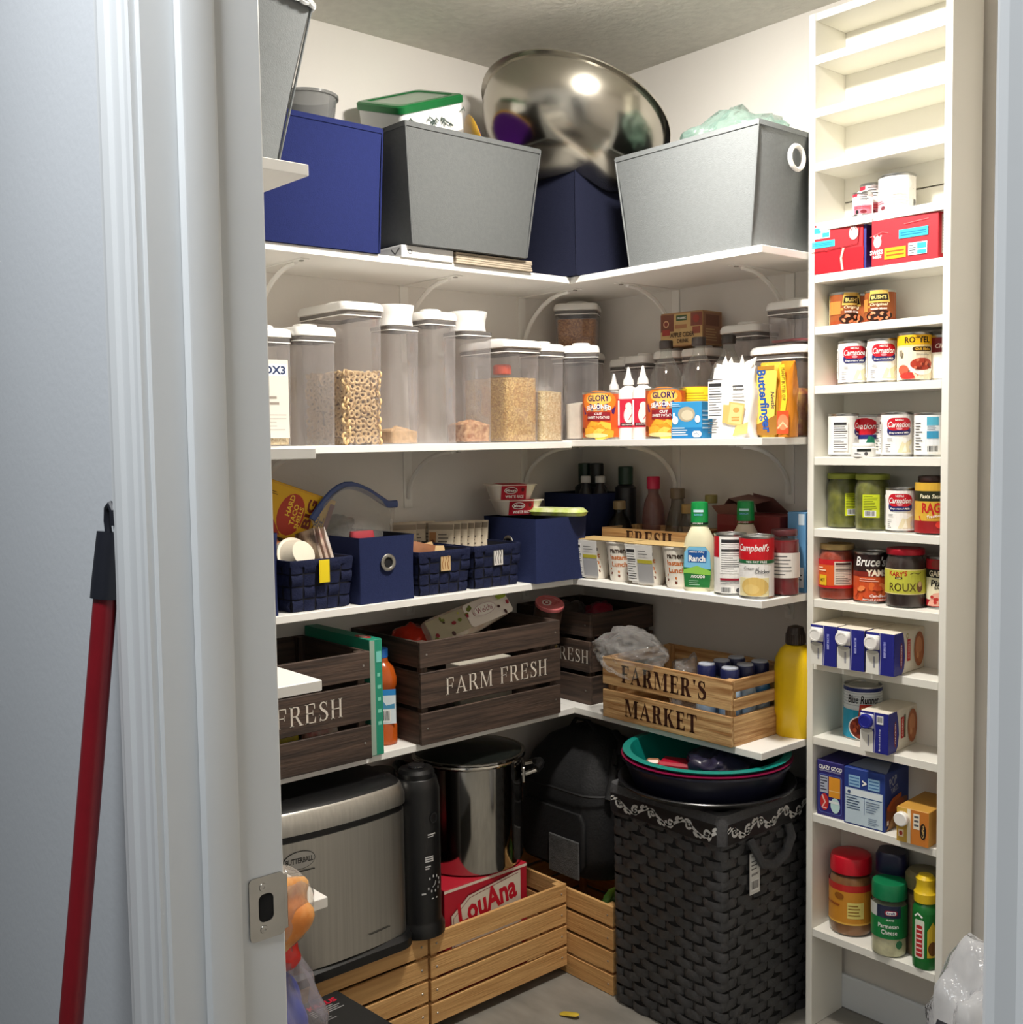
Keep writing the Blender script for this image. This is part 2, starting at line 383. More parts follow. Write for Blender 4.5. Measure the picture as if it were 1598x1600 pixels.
# ------------------------------------------------------------------ wall shelves
T = .0173; SA, SB = .280, .316; XE = .884; ZS = [1.834, 1.406, 1.0435, .696]
def bracket(parent, M_, dp=.20):
    mb = MB(); mb.X = M_                                   # local: arm along +x, wall at x = 0, shelf underside at z = 0
    mb.box(.0, .235, -.011, .011, -.003, -.0003, M_shelf); mb.box(.0003, .004, -.013, .013, -dp, -.003, M_shelf)
    pts = [(.006 + .19 * (1 - math.cos(a)) , 0, -dp * .85 + dp * .825 * math.sin(a)) for a in [i / 8 * PI / 2 for i in range(9)]]
    mb.tube(pts, .006, M_shelf, 6)
    mb.box(.215, .224, -.004, .004, -.0055, -.003, M_nick)
    mb.build('bracket', parent)
names = ['top', 'second', 'third', 'lowest']
for i, z in enumerate(ZS):
    dz = .004 if i == 1 else 0
    a = MB().box(.0004, SA, YD + .001, -SB - .0005, z - T, z, M_shelf, .0012).build('wall_shelf')
    tag(a, 'white %s shelf board along the side wall under the %s' % (names[i], ['fabric bins by the ceiling', 'tall clear cereal containers', 'navy baskets', 'dark slatted crates'][i]), 'shelf', 'white wall shelves')
    for yy in (-1.50, -1.08, -.65) if i < 3 else (): bracket(a, Matrix.Translation((0, yy, z - T)), (.20, .15, .075, .1)[i])
    b_ = MB().box(.0004, XE, -SB, -.0004, z + dz - T, z + dz, M_shelf, .0012).build('wall_shelf')
    tag(b_, 'white %s shelf board on the back wall under the %s' % (names[i], ['ring-pull grey bin', 'sweet potato cans', 'noodle cups and soup cans', 'market crate'][i]), 'shelf', 'white wall shelves')
    for xx in (.37, .74) if i < 3 else (): bracket(b_, Matrix.Translation((xx, 0, z + dz - T)) @ Matrix.Rotation(-PI / 2, 4, 'Z'), (.20, .15, .075, .1)[i])
    if i < 3: bracket(b_, Matrix.Translation((0, -.24, z + dz - T)), (.20, .15, .075, .1)[i])
    c_ = MB().box(SA + .0005, .8885, YD + .001, -1.4566, z - T, z, M_shelf, .0012).build('wall_shelf')
    tag(c_, 'end of the white %s shelf board beside the door jamb%s' % (names[i], [', carrying a grey bin', '', '', ', next to the bagged buns'][i]), 'shelf', 'white wall shelves')

# ------------------------------------------------------------------ narrow can rack
RX0, RX1, RY = .888, 1.230, -.146
RZ = [2.267, 2.150, 2.030, 1.895, 1.779, 1.661, 1.526, 1.363, 1.197, 1.032, .885, .707, .521, .242]
M_rack = mat('rack_white_paint', (232, 230, 221), rough=0.4, var=(6, 0.02), bump=(50, 0.03))
rk = thing('can_rack', 'tall narrow white rack of shallow shelves full of cans, standing against the back wall', 'rack', (0, 0, 0))
for x0, x1 in ((RX0, RX0 + .0165), (RX1 - .0165, RX1)): MB().box(x0, x1, RY, -.0145, 0, 2.362, M_rack, .001).build('side_panel', rk)
MB().box(RX0 + .017, RX1 - .017, -.0235, -.0150, .20, 1.955, M_rack).build('back_panel', rk)
MB().box(RX0 + .017, RX1 - .017, -.0235, -.0150, 1.9585, 2.36, M_rack).build('back_panel', rk)
MB().box(RX0 + .017, RX1 - .017, RY + .001, -.0240, 2.345, 2.362, M_rack, .001).build('top_panel', rk)
for z in RZ: MB().box(RX0 + .017, RX1 - .017, RY + .0015, -.0240, z - .0185, z, M_rack, .0008).build('shelf', rk)

# ------------------------------------------------------------------ builders for packaged food
WH = (244, 242, 238); BK = (28, 26, 26); RD = (196, 24, 40); NV = (34, 42, 110); GY = (90, 90, 92)
def can(name, label, loc, r, h, art, base=WH, rotz=30, group='cans on the narrow rack', lid=None, seam=.006):
    t = thing(name, label, 'can', loc, rotz, group)
    b = MB(); b.lathe([(r * .93, 0.0012), (r * .97, 0), (r, .0015), (r, .0035), (r * .975, .005), (r * .975, h - .005), (r, h - .0035), (r, h - .001), (r * .97, h), (r * .955, h - .001), (r * .95, h - .0045)], M_tin, 36, cap1=False)
    b.build('tin_body', t)
    lm = MB(); lm.lathe([(r * .951, h - .0046), (r * .8, h - .0046), (r * .78, h - .0038), (r * .6, h - .0038), (r * .58, h - .0046), (.001, h - .0046)], lid or M_tin, 30, cap0=False); lm.build('lid', t)
    d = D(); W_ = 2 * PI * r * .978
    d.rect(-W_ / 2, seam, W_ / 2, h - seam, base); art(d, r, h); d.build('paper_label', t, cyl(r * .977), strip=r * .22)
    return t
def art_milk(d, r, h):
    W2 = PI * r * .977
    d.bars(-.030, .010, -.018, .030, 5, GY, .3, 2)
    d.poly([(-.004, .010), (.006, .034), (.012, .030), (.03, .040), (.034, .034), (.022, .022), (.03, .010)], (236, 226, 190)); d.poly([(.006, .012), (.013, .03), (.017, .012)], (250, 246, 226))
    d.bars(-.026, .034, -.008, .042, 3, (150, 150, 152), .3, 4)
    d.pill(-.027, .047, .027, .087, (225, 225, 232)); d.pill(-.026, .048, .026, .058 + .010, (34, 40, 104)); d.pill(-.026, .0585, .026, .086, RD)
    d.text('Evaporated Milk', 0, .0530, .0052, WH, .042, .02, .25, res=1); d.text('NESTLE', 0, .0815, .0042, WH, .017, .03)
    d.text('Carnation', 0, .0715, .0125, WH, .047, .015, .28); d.ell(0, .0622, .006, .0028, (236, 150, 160))
    d.facts(-.075, .014, -.042, .082); d.code(.056, .016, .078, .034); d.bars(.046, .042, .080, .080, 7, GY, .3, 8); d.text('12 fl oz', .040, .014, .004, BK, res=1)
def art_whitefacts(d, r, h):
    art_milk(d, r, h)
def art_bluestrip(d, r, h):
    d.rect(-.014, .018, .014, h - .008, (232, 236, 240)); d.rect(-.012, h - .028, .012, h - .010, (86, 176, 204)); d.rect(-.012, .040, .012, .056, (60, 150, 190)); d.bars(-.011, .058, .011, .068, 3, (110, 130, 150), .35, 3)
    d.code(-.012, .010, .012, .026); d.bars(-.040, .014, -.020, h - .02, 10, GY, .3, 9); d.pill(.026, .04, .06, .085, RD); d.text('Carnation', .043, .068, .010, WH, .03, .01, .28)
def art_small(d, r, h):
    d.rect(-r * 3, h * .80, r * 3, h - .006, (206, 190, 190)); d.rect(-r * 1.2, h * .82, -r * .5, h * .92, (176, 40, 60)); d.bars(-r * .3, h * .62, r * .9, h * .9, 4, GY, .4, 4)
    d.rect(-r * .9, h * .12, r * 1.0, h * .46, (214, 120, 138)); d.bars(-r * .8, h * .3, r * .9, h * .42, 2, RD, .5, 6); d.ell(r * .1, h * .2, r * .3, h * .07, (120, 40, 50)); d.ell(-r * .5, h * .2, r * .16, h * .08, BK)
def art_bigwhite(d, r, h):
    d.ell(0, h * .72, r * .85, h * .2, (250, 249, 246)); d.stroke([(-r, h * .62), (0, h * .575), (r, h * .6)], .0008, (120, 116, 116)); d.rect(-r * 1.35, h * .18, -r * .55, h * .36, (222, 160, 170))
    d.bars(-r * 1.3, h * .24, -r * .6, h * .34, 2, RD, .4, 3); d.ell(-r * .8, h * .14, r * .16, h * .05, (110, 50, 60)); d.code(r * .95, h * .12, r * 1.25, h * .36); d.bars(-r * .3, h * .2, r * .6, h * .5, 4, (200, 196, 196), .25, 5)
def art_beans(d, r, h):
    d.rect(-r * 3, .004, r * 3, h * .15, (150, 66, 30)); d.rect(-r * 1.9, h * .45, -r * .6, h * .52, (226, 150, 66)); d.rect(-r * 2.7, .004, -r * 1.7, h - .006, (206, 186, 120)); d.facts(-r * 2.5, h * .12, -r * 1.9, h * .8, (226, 220, 190))
    d.rect(-r * 1.6, h * .34, -r * .75, h * .72, (222, 130, 60)); d.poly([(-r * .68, h * .60), (r * .68, h * .60), (r * .55, h * .97), (-r * .55, h * .97)], (218, 182, 90)); d.poly([(-r * .60, h * .66), (r * .60, h * .66), (r * .52, h * .86), (-r * .52, h * .86)], (36, 28, 20))
    d.text("BUSH'S", 0, h * .76, h * .115, (240, 216, 130), r * .92, .03); d.text('Original', 0, h * .53, h * .11, (244, 226, 190), r * 1.1, .02, .2); d.text('BAKED BEANS', 0, h * .41, h * .055, WH, r * 1.0, .03, res=1)
    d.ell(0, h * .20, r * .85, h * .17, (44, 20, 12)); rd = random.Random(5)
    for i in range(16): d.ell(rd.uniform(-.62, .62) * r, h * rd.uniform(.08, .30), r * .11, h * .035, (196, 112, 72) if i % 3 else (224, 150, 110), 8, rd.uniform(0, 180))
def art_dice(d, r, h):
    d.rect(-r * 3, .004, r * 3, h * .30, (206, 70, 50)); d.rect(-r * .8, h * .74, r * .8, h * .88, (30, 40, 26)); d.ell(0, h * .74, r * .2, h * .06, (60, 80, 30)); d.text('PETITE', 0, h * .64, h * .07, (110, 130, 60), r * 1.1); d.text('DICED', 0, h * .54, h * .08, (40, 40, 30), r * 1.1); d.text('TOMATOES', 0, h * .45, h * .06, (40, 40, 30), r * 1.2)
    rd = random.Random(4)
    for i in range(20): d.ell(rd.uniform(-1.2, 1.2) * r, h * rd.uniform(.06, .30), r * .16, h * .05, rd.choice([(226, 96, 70), (190, 50, 36), (238, 140, 110)]), 6, rd.uniform(0, 90))
def art_rotel(d, r, h):
    d.rect(-r * 3, .004, r * 3, h * .70, (238, 226, 200)); d.rect(-r * 3, h * .74, r * 3, h * .94, (242, 184, 24)); d.text('RO*TEL', r * .1, h * .845, h * .13, (40, 22, 14), r * 1.5, .03); d.pill(-r * .2, h * .61, r * 1.0, h * .70, (60, 40, 22)); d.text('Chili Fixins', r * .4, h * .655, h * .055, (242, 190, 60), r * .95, .02, .2, res=1)
    d.bars(0, h * .52, r, h * .58, 2, GY, .3, 3); d.ell(r * .35, h * .30, r * .78, h * .17, (250, 248, 240)); d.ell(r * .35, h * .35, r * .68, h * .125, (176, 60, 40)); rd = random.Random(8)
    for i in range(12): d.ell(r * .35 + rd.uniform(-.5, .5) * r, h * (.35 + rd.uniform(-.08, .08)), r * .09, h * .03, rd.choice([(214, 110, 80), (120, 36, 24)]), 6)
    d.ell(-r * .7, h * .24, r * .32, h * .1, (200, 96, 70)); d.ell(-r * .4, h * .12, r * .5, h * .07, (196, 60, 50)); d.poly([(-r * .2, h * .2), (r * .3, h * .06), (0, h * .04)], (250, 236, 190)); d.rect(-r * .95, h * .52, -r * .75, h * .64, (150, 140, 120))
def art_red(d, r, h):
    d.rect(-r * 3, h * .62, r * 3, h - .006, (120, 30, 36)); d.text('Chicken', 0, h * .76, h * .1, (240, 220, 210), r * 1.3, .02, .3); d.ell(0, h * .36, r * .8, h * .16, (244, 236, 214))
def art_green(d, r, h):
    d.ell(-r * .2, h * .7, r * .95, h * .22, RD); d.text('nation', -r * .1, h * .72, h * .13, WH, r * 1.3, .015, .28); d.rect(-r, h * .42, r * .6, h * .52, NV); d.poly([(-r * .2, h * .22), (r * .5, h * .2), (r * .45, h * .45), (r * .1, h * .5)], (22, 110, 84)); d.rect(-r * 1.2, h * .45, -r * .75, h * .9, (40, 110, 130))
def art_yams(d, r, h):
    d.rect(-r * 3, h * .62, r * 3, h - .006, (44, 26, 24)); d.rect(-r * 3, h * .52, r * 3, h * .62, (130, 40, 28)); d.text("Bruce's", -r * .1, h * .82, h * .19, WH, r * 1.75, .02, .25); d.text('YAMS', r * .25, h * .60, h * .13, (250, 232, 210), r * 1.15, .05)
    d.bars(-r * .7, h * .42, r * .6, h * .50, 2, (250, 200, 180), .4, 3); rd = random.Random(6)
    for i in range(14): d.ell(rd.uniform(-1, 1) * r, h * rd.uniform(.14, .38), r * .26, h * .055, rd.choice([(230, 110, 50), (240, 140, 80), (206, 80, 40)]), 8, rd.uniform(0, 180))
    d.text('Candied', r * .3, h * .16, h * .06, WH, r * .9, .02, .25, res=1); d.text('sweet potatoes', r * .2, h * .08, h * .05, WH, r * 1.4, .02, .25, res=1)
def art_pizza(d, r, h):
    d.rect(-r * 3, h * .18, r * 3, h * .74, (232, 226, 196)); d.ell(-r * .3, h * .86, r * .4, h * .08, (150, 60, 50)); d.rect(-r * 1.3, h * .60, r * 1.3, h * .76, (26, 26, 24)); d.text('GARDEN', 0, h * .68, h * .115, (236, 226, 200), r * 1.7, .03); d.text('Pizza', -r * .1, h * .50, h * .12, (26, 24, 22), r * 1.2, .03, .1); d.text('SAUCE', 0, h * .41, h * .05, (26, 24, 22), r * .9)
    d.poly([(-r, h * .06), (r * .7, h * .08), (r * .1, h * .34), (-r * .5, h * .3)], (226, 170, 150)); rd = random.Random(3)
    for i in range(8): d.ell(rd.uniform(-.6, .3) * r, h * rd.uniform(.1, .26), r * .12, h * .035, (180, 50, 44), 8)
def art_beans2(d, r, h):
    d.rect(-r * 3, h * .60, r * 3, h - .006, (214, 220, 224)); d.bars(-r * 3, h * .62, r * 3, h * .95, 6, (170, 180, 190), .25, 1, True); d.rect(-r * 3, h * .90, r * 3, h - .004, (30, 44, 110)); d.text('Blue Runner', r * .1, h * .76, h * .15, (20, 22, 30), r * 1.7, .02, .2)
    d.rect(-r * 3, .004, r * 3, h * .56, (22, 150, 188)); d.poly([(-r * .2, h * .36), (r * 1.2, h * .36), (r * 1.2, h * .66), (-r * .1, h * .68)], (186, 50, 40)); d.text('CREOLE CREAM', r * .45, h * .60, h * .045, (250, 210, 120), r * 1.0, res=1); d.text('RED BEANS', r * .45, h * .50, h * .07, (250, 226, 150), r * 1.1, .03)
    d.ell(r * .25, h * .24, r * .95, h * .24, WH, 24); d.ell(r * .25, h * .24, r * .88, h * .22, (120, 40, 24), 24); rd = random.Random(9)
    for i in range(26): d.ell(r * .25 + rd.uniform(-.6, .6) * r, h * (.24 + rd.uniform(-.15, .15)), r * .12, h * .034, rd.choice([(150, 60, 36), (96, 30, 20), (176, 80, 50)]), 8, rd.uniform(0, 180))
def art_glory(d, r, h):
    d.rect(-r * 3, .006, r * 3, h * .25, (214, 96, 28)); d.ell(0, h * .8, r * 1.0, h * .22, (240, 130, 40)); d.ell(0, h * .84, r * .7, h * .12, (250, 190, 90)); d.text('GLORY', 0, h * .86, h * .13, (44, 26, 84), r * 1.15, .03)
    d.stroke([(-r * .9, h * .60), (-r * .4, h * .665), (0, h * .68), (r * .4, h * .665), (r * .9, h * .60)], h * .16, (66, 32, 96)); d.text('SEASONED', 0, h * .685, h * .10, WH, r * 1.35, .03, arc=h * .04); d.text('SOUTHERN STYLE', 0, h * .605, h * .026, (240, 220, 160), r * .9, res=1)
    d.rect(-r * .62, h * .40, r * .62, h * .57, (140, 30, 40)); d.text('CUT', 0, h * .535, h * .05, WH, r * .4); d.text('SWEET POTATOES', 0, h * .46, h * .055, WH, r * 1.15, .02, res=1)
    rd = random.Random(2)
    for px, py, s_, c in ((-.25, .27, .42, (240, 168, 50)), (.28, .25, .46, (250, 186, 66)), (0, .20, .4, (232, 150, 40)), (-.45, .16, .4, (246, 178, 58)), (.1, .11, .46, (250, 196, 84)), (.5, .12, .34, (236, 160, 50))):
        a = rd.uniform(0, 40); p = [(px * r + s_ * r * math.cos(math.radians(a + k * 72)), h * py + s_ * h * .3 * math.sin(math.radians(a + k * 72))) for k in range(5)]
        d.poly(p, c); d.stroke([p[0], p[1], p[2]], .002, (206, 120, 30))
    d.ell(-r * .15, h * .085, r * .62, h * .045, (236, 220, 150)); d.ell(-r * .9, h * .2, r * .14, h * .06, (120, 50, 20))
def art_soup(d, r, h):
    d.rect(-r * 3, h * .62, r * 3, h - .006, (196, 22, 34)); d.text("Campbell's", -r * .2, h * .80, h * .15, WH, r * 1.9, .015, .3); d.rect(-r * 3, h * .565, r * 3, h * .62, (30, 100, 60)); d.text('98% FAT FREE', 0, h * .592, h * .035, WH, r * 1.2, .02, res=1)
    d.text('Cream of', -r * .3, h * .49, h * .05, (60, 60, 62), r * .9, 0, .2); d.text('Chicken', r * .35, h * .44, h * .06, (60, 60, 62), r * .9, .01); d.rect(-r * 1.1, .007, r * .72, h * .34, (238, 226, 176)); d.ell(-r * .1, h * .2, r * .8, h * .15, (224, 190, 110)); d.ell(-r * .3, h * .16, r * .45, h * .08, (236, 206, 130))
def art_soupback(d, r, h):
    d.rect(-r * 3, h * .62, -r * .7, h - .006, (196, 22, 34)); d.rect(r * 1.2, h * .62, r * 3, h - .006, (196, 22, 34)); d.facts(-r * .62, h * .36, r * .82, h * .94, n=13); d.rect(-r * .6, h * .25, r * .8, h * .285, (150, 30, 50)); d.bars(-r * .6, h * .19, r * .8, h * .24, 2, GY, .3, 5); d.code(-r * .55, h * .04, r * .1, h * .15); d.ell(r * .5, h * .09, r * .16, h * .04, GY, 8)

def jar(name, label, loc, rotz, prof, fill, lidc, lid_prof, art, cat='jar', group='jars on the narrow rack', fill_top=None, opaque=None, fillmat=None, lab_r=None):
    t = thing(name, label, cat, loc, rotz, group)
    if opaque: MB().lathe(prof, opaque, 36).build('bottle_body', t)
    else:
        MB().lathe(prof, M_glass, 36, cap1=False).build('glass_body', t)
        ft = fill_top or prof[-1][1] * .93
        fp = [(max(.001, r - .0022), z + (.003 if i == 0 else 0)) for i, (r, z) in enumerate(prof) if z <= ft]
        fp.append((fp[-1][0], ft)); MB().lathe(fp, fillmat or mat('filling_%d_%d_%d' % tuple(fill), tuple(min(255, int(q * 1.12 + 8)) for q in fill), rough=.35, var=(45, .25), bump=(70, .2)), 32).build('contents', t)
    MB().lathe(lid_prof, lidc, 36).build('lid', t)
    if art:
        d = D(); art(d); d.build('paper_label', t, cyl(lab_r or max(r for r, z in prof)), strip=.007)
    return t
def lidp(r, z0, h): return [(r * .985, z0), (r, z0 + .001), (r, z0 + h - .002), (r * .96, z0 + h), (r * .8, z0 + h + .0002), (r * .78, z0 + h - .0008)]
def carton(name, label, cat, loc, rotz, w, d, h, c, front=None, right=None, top=None, left=None, group=None, rot=None, bev=.0012, parent=None, topmat=None):
    t = thing(name, label, cat, loc, rotz, group, rot)
    mb = MB().box(-w / 2, w / 2, -d / 2, d / 2, .0002, h, paper(c), bev); mb.build('box_body', t)
    for fn, nm, o, ux, uy in ((front, 'front_print', (0, -d / 2, 0), (1, 0, 0), (0, 0, 1)), (right, 'side_print', (w / 2, 0, 0), (0, 1, 0), (0, 0, 1)), (left, 'side_print', (-w / 2, 0, 0), (0, -1, 0), (0, 0, 1)), (top, 'top_print', (0, 0, h), (1, 0, 0), (0, 1, 0))):
        if fn: dd = D(); fn(dd); dd.build(nm, t, flat(o, ux, uy))
    return t

# ------------------------------------------------------------------ things on the narrow rack
z = RZ[3]
can('food_can', 'small pink-and-white can beside the big white can on the rack', (.995, -.058, z), .026, .083, art_small, (238, 234, 232))
can('food_can', 'short white can with a pink label before the small can, fourth rack shelf', (1.006, -.112, z), .0225, .055, art_small, (246, 244, 242))
can('food_can', 'big white can with a rounded bare label, fourth rack shelf', (1.072, -.082, z), .040, .084, art_bigwhite, (240, 238, 234))
z = RZ[4]; CY, TQ = (60, 186, 214), (232, 244, 248)
def cocoaF(flip):
    def f(d):
        if flip:
            d.rect(-.063, .002, .063, .05, (186, 24, 38)); d.rect(-.061, .080, -.018, .106, TQ); d.rect(-.059, .092, -.041, .104, CY); d.rect(-.037, .082, -.020, .092, CY); d.bars(-.058, .083, -.040, .090, 2, GY, .3)
            d.rect(-.063, .059, -.006, .074, CY); d.bars(-.06, .063, -.012, .070, 2, (20, 120, 160), .4, 2, True); d.text('MINI MARSHMALLOWS', -.005, .100, .004, WH, .03, res=1)
            d.ell(.040, .082, .011, .015, (240, 220, 214)); d.stroke([(.030, .098), (.035, .088), (.04, .1), (.046, .088), (.05, .098)], .003, (150, 40, 40)); d.text('SWISS', .038, .106, .007, WH, .03, .03)
            d.stroke([(-.063, .050), (-.03, .052), (-.026, .048), (-.022, .052), (.008, .054), (.012, .049), (.016, .054), (.05, .057), (.055, .10)], .0016, (120, 14, 24)); d.stroke([(.016, .052), (.010, .03), (.014, .004)], .005, (226, 204, 180))
        else:
            d.ell(-.062, .052, .009, .013, (240, 220, 214)); d.stroke([(-.070, .066), (-.066, .056), (-.062, .067), (-.057, .056), (-.053, .066)], .003, WH); d.text('SWISS', -.064, .030, .010, WH, .03, .03); d.text('MISS', -.062, .020, .006, WH, .02, .03)
            d.rect(-.045, .012, .004, .036, (244, 176, 34)); d.bars(-.04, .016, 0, .032, 2, (200, 90, 30), .4, 2, True); d.rect(-.012, .052, .054, .071, CY); d.bars(-.008, .056, .05, .066, 2, (20, 120, 160), .4, 3, True); d.rect(.010, .014, .052, .040, TQ); d.rect(.030, .026, .050, .038, CY); d.rect(.030, .015, .050, .023, CY); d.bars(.012, .016, .028, .037, 4, GY, .3)
            d.stroke([(-.078, .064), (-.05, .072), (-.036, .068)], .001, (230, 120, 120)); d.stroke([(0, .082), (.055, .086)], .001, (230, 120, 120))
    return f
def cocoaS(d): d.rect(-.042, .012, .046, .094, (226, 216, 206)); d.bars(-.038, .016, .042, .088, 12, (110, 100, 96), .4)
t = carton('cocoa_box', 'opened red cocoa box with a torn front flap', 'box', (.957, -.086, z), 4, .124, .110, .112, (188, 26, 40), cocoaF(1), None, group='cocoa boxes')
MB().box(.0625, .068, -.052, .050, .002, .111, paper((52, 48, 130))).build('blue_edge', t)
carton('cocoa_box', 'unopened red cocoa box with an orange tab, beside the torn one', 'box', (1.122, -.086, z), 2, .152, .112, .106, (192, 28, 44), cocoaF(0), cocoaS, group='cocoa boxes')
z = RZ[5]
for lab, x, y, rz in (('brown baked beans can turned aside, against the rack panel', .945, -.085, 62), ('brown baked beans can behind and between two others', .990, -.055, -40), ('brown baked beans can facing straight out of the rack', 1.038, -.090, 26)):
    can('bean_can', lab, (x, y, z), .034, .072 if rz != 62 else .077, art_beans, (148, 78, 38), rz, 'baked beans cans')
z = RZ[6]
can('food_can', 'diced tomatoes can half hidden behind the evaporated milk', (.952, -.054, z), .034, .092, art_dice, (226, 220, 190), 20)
milk = can('milk_can', 'evaporated milk can beside the diced tomatoes', (.978, -.100, z), .0345, .099, art_milk, WH, 36, 'evaporated milk cans')
dup(milk, 'evaporated milk can touching the yellow-topped chili can', (1.050, -.098, z), 34)
can('food_can', 'yellow-topped chili can with a bean picture', (1.126, -.098, z), .0365, .106, art_rotel, (240, 214, 150), 34, lid=mat('green_lid', (150, 160, 110), .4, .6, var=(9, .1)))
can('food_can', 'dark red soup can squeezed between the chili can and rack side', (1.176, -.060, z), .0345, .099, art_red, (236, 232, 220), 30)
z = RZ[7]
dup(milk, 'evaporated milk can showing its nutrition panel, at the rack side', (.952, -.098, z), 120)
can('milk_can', 'milk can with a green leaf mark, behind the tiny white jar', (.988, -.055, z), .0345, .096, art_green, WH, 30, 'evaporated milk cans')
can('milk_can', 'milk can with a blue stripe, behind the tiny white jar', (1.048, -.052, z), .0345, .096, art_bluestrip, WH, 14, 'evaporated milk cans')
dup(milk, 'evaporated milk can next to the tiny white jar', (1.086, -.098, z), 38)
can('milk_can', 'milk can with a pale blue panel, on the rack\'s far end of the milk row', (1.166, -.098, z), .0355, .096, art_bluestrip, WH, 34, 'evaporated milk cans')
jar('spice_jar', 'tiny white jar with a black band before the milk cans', (1.018, -.121, z), 30, [(.0245, 0), (.026, .001), (.026, .020), (.023, .023)], WH, M_white, lidp(.0235, .0225, .009), lambda d: (d.rect(-.05, .003, .05, .019, (236, 236, 234)), d.rect(-.014, .0125, .018, .0195, (40, 44, 40)), d.bars(-.02, .006, -.004, .01, 2, GY), d.ell(.006, .008, .004, .004, GY)), opaque=M_white)
z = RZ[8]
M_pick = mat('pickle_brine', (132, 132, 52), rough=.3, var=(38, .5), c2=(84, 88, 28), bump=(60, .25))
M_plid = mat('pickle_lid', (150, 160, 62), rough=.4, metal=.2, var=(30, .15))
def pick(d):
    d.rect(-.018, .030, .020, .082, (202, 214, 40)); d.bars(-.016, .046, .017, .080, 9, (80, 90, 20), .35); d.code(-.013, .032, .012, .046)
PP = [(.034, 0), (.038, .003), (.0395, .010), (.0395, .095), (.037, .106), (.034, .111), (.034, .122)]
pk = jar('pickle_jar', 'jar of green pickles standing at the rack side', (.938, -.072, z), 62, PP, (100, 104, 40), M_plid, lidp(.0375, .1145, .0125), pick, group='pickle jars', fillmat=M_pick, lab_r=.0395)
dup(pk, 'jar of green pickles between the other pickles and a milk can', (1.022, -.088, z), 24)
dup(milk, 'evaporated milk can beside the pickles', (1.1005, -.100, z), 22)
can('milk_can', 'milk can behind the one beside the pickles, only its side showing', (1.125, -.0565, z), .0225, .092, art_bluestrip, WH, 70, 'evaporated milk cans')
def ragu(d):
    d.rect(-.06, .028, .06, .112, (214, 170, 60)); d.rect(-.06, .072, .06, .094, (40, 44, 24)); d.rect(-.06, .004, .06, .030, (150, 30, 34)); d.text('Pasta Sauce', -.004, .083, .009, (236, 230, 200), .050, .02, .2); d.text('RAGU', .002, .058, .022, (190, 40, 34), .052, .03); d.stroke([(-.03, .034), (0, .044), (.03, .046)], .012, RD); d.text('Traditional', .004, .041, .006, WH, .034, .02, .2, 9, 1); d.ell(.014, .022, .01, .008, (220, 60, 50))
jar('sauce_jar', 'red pasta sauce jar with a dark brown lid', (1.172, -.098, z), 30, [(.033, 0), (.036, .003), (.0365, .012), (.0365, .085), (.031, .104), (.028, .109), (.028, .12)], (150, 36, 26), plas((54, 30, 24)), lidp(.031, .112, .0135), ragu, group='jars on the narrow rack', lab_r=.0367)
z = RZ[9]
def salsa(d):
    d.rect(-.09, .028, .09, .094, (214, 90, 36)); d.rect(-.09, .082, .09, .094, (196, 30, 36)); d.rect(-.09, .028, .09, .034, (196, 30, 36)); d.facts(-.012, .036, .030, .090, (224, 206, 190), (70, 44, 40)); d.rect(-.052, .034, -.030, .058, (230, 190, 40)); d.text('HOT', -.041, .046, .008, (50, 30, 20), .014, .03); d.bars(-.055, .066, -.03, .078, 2, (250, 220, 190), .5)
jar('salsa_jar', 'salsa jar with a tan lid at the end of the sauce row', (.934, -.092, z), 40, [(.036, 0), (.041, .003), (.0425, .012), (.0425, .098), (.038, .110), (.036, .113), (.036, .122)], (150, 52, 28), mat('tan_lid', (196, 168, 110), .4, .3, var=(20, .1)), lidp(.0388, .1165, .0125), salsa, lab_r=.0427)
can('food_can', 'orange can of yams with a dark top band', (1.020, -.086, z), .0405, .117, art_yams, (206, 84, 40), 32)
def roux(d):
    d.rect(-.064, .031, .064, .086, (236, 222, 160)); d.rect(-.062, .033, .062, .084, (196, 196, 70)); d.text("KARY'S", -.014, .075, .011, (190, 50, 30), .040, .03, arc=-.003); d.rect(-.020, .0645, -.004, .069, (60, 40, 20)); d.text('DARK', -.012, .0668, .003, (240, 220, 150), .012, res=1); d.text('ROUX', -.004, .047, .018, (70, 44, 22), .058, 0); d.ell(.034, .048, .0075, .012, (110, 70, 50)); d.ell(.034, .054, .005, .006, (216, 180, 130)); d.stroke([(.012, .076), (.02, .079), (.03, .076), (.036, .08)], .0016, (70, 44, 22))
jar('roux_jar', 'dark brown jar with a red lid and yellow label', (1.108, -.095, z), 26, [(.037, 0), (.0415, .003), (.043, .010), (.043, .096), (.040, .108), (.038, .112), (.038, .122)], (40, 18, 12), mat('red_lid', (186, 26, 46), .3, .3, var=(20, .1)), lidp(.0408, .1165, .0135), roux, lab_r=.0432)
can('food_can', 'red pizza sauce can next to the yellow-labelled jar', (1.178, -.066, z), .033, .115, art_pizza, (186, 36, 46), 26)
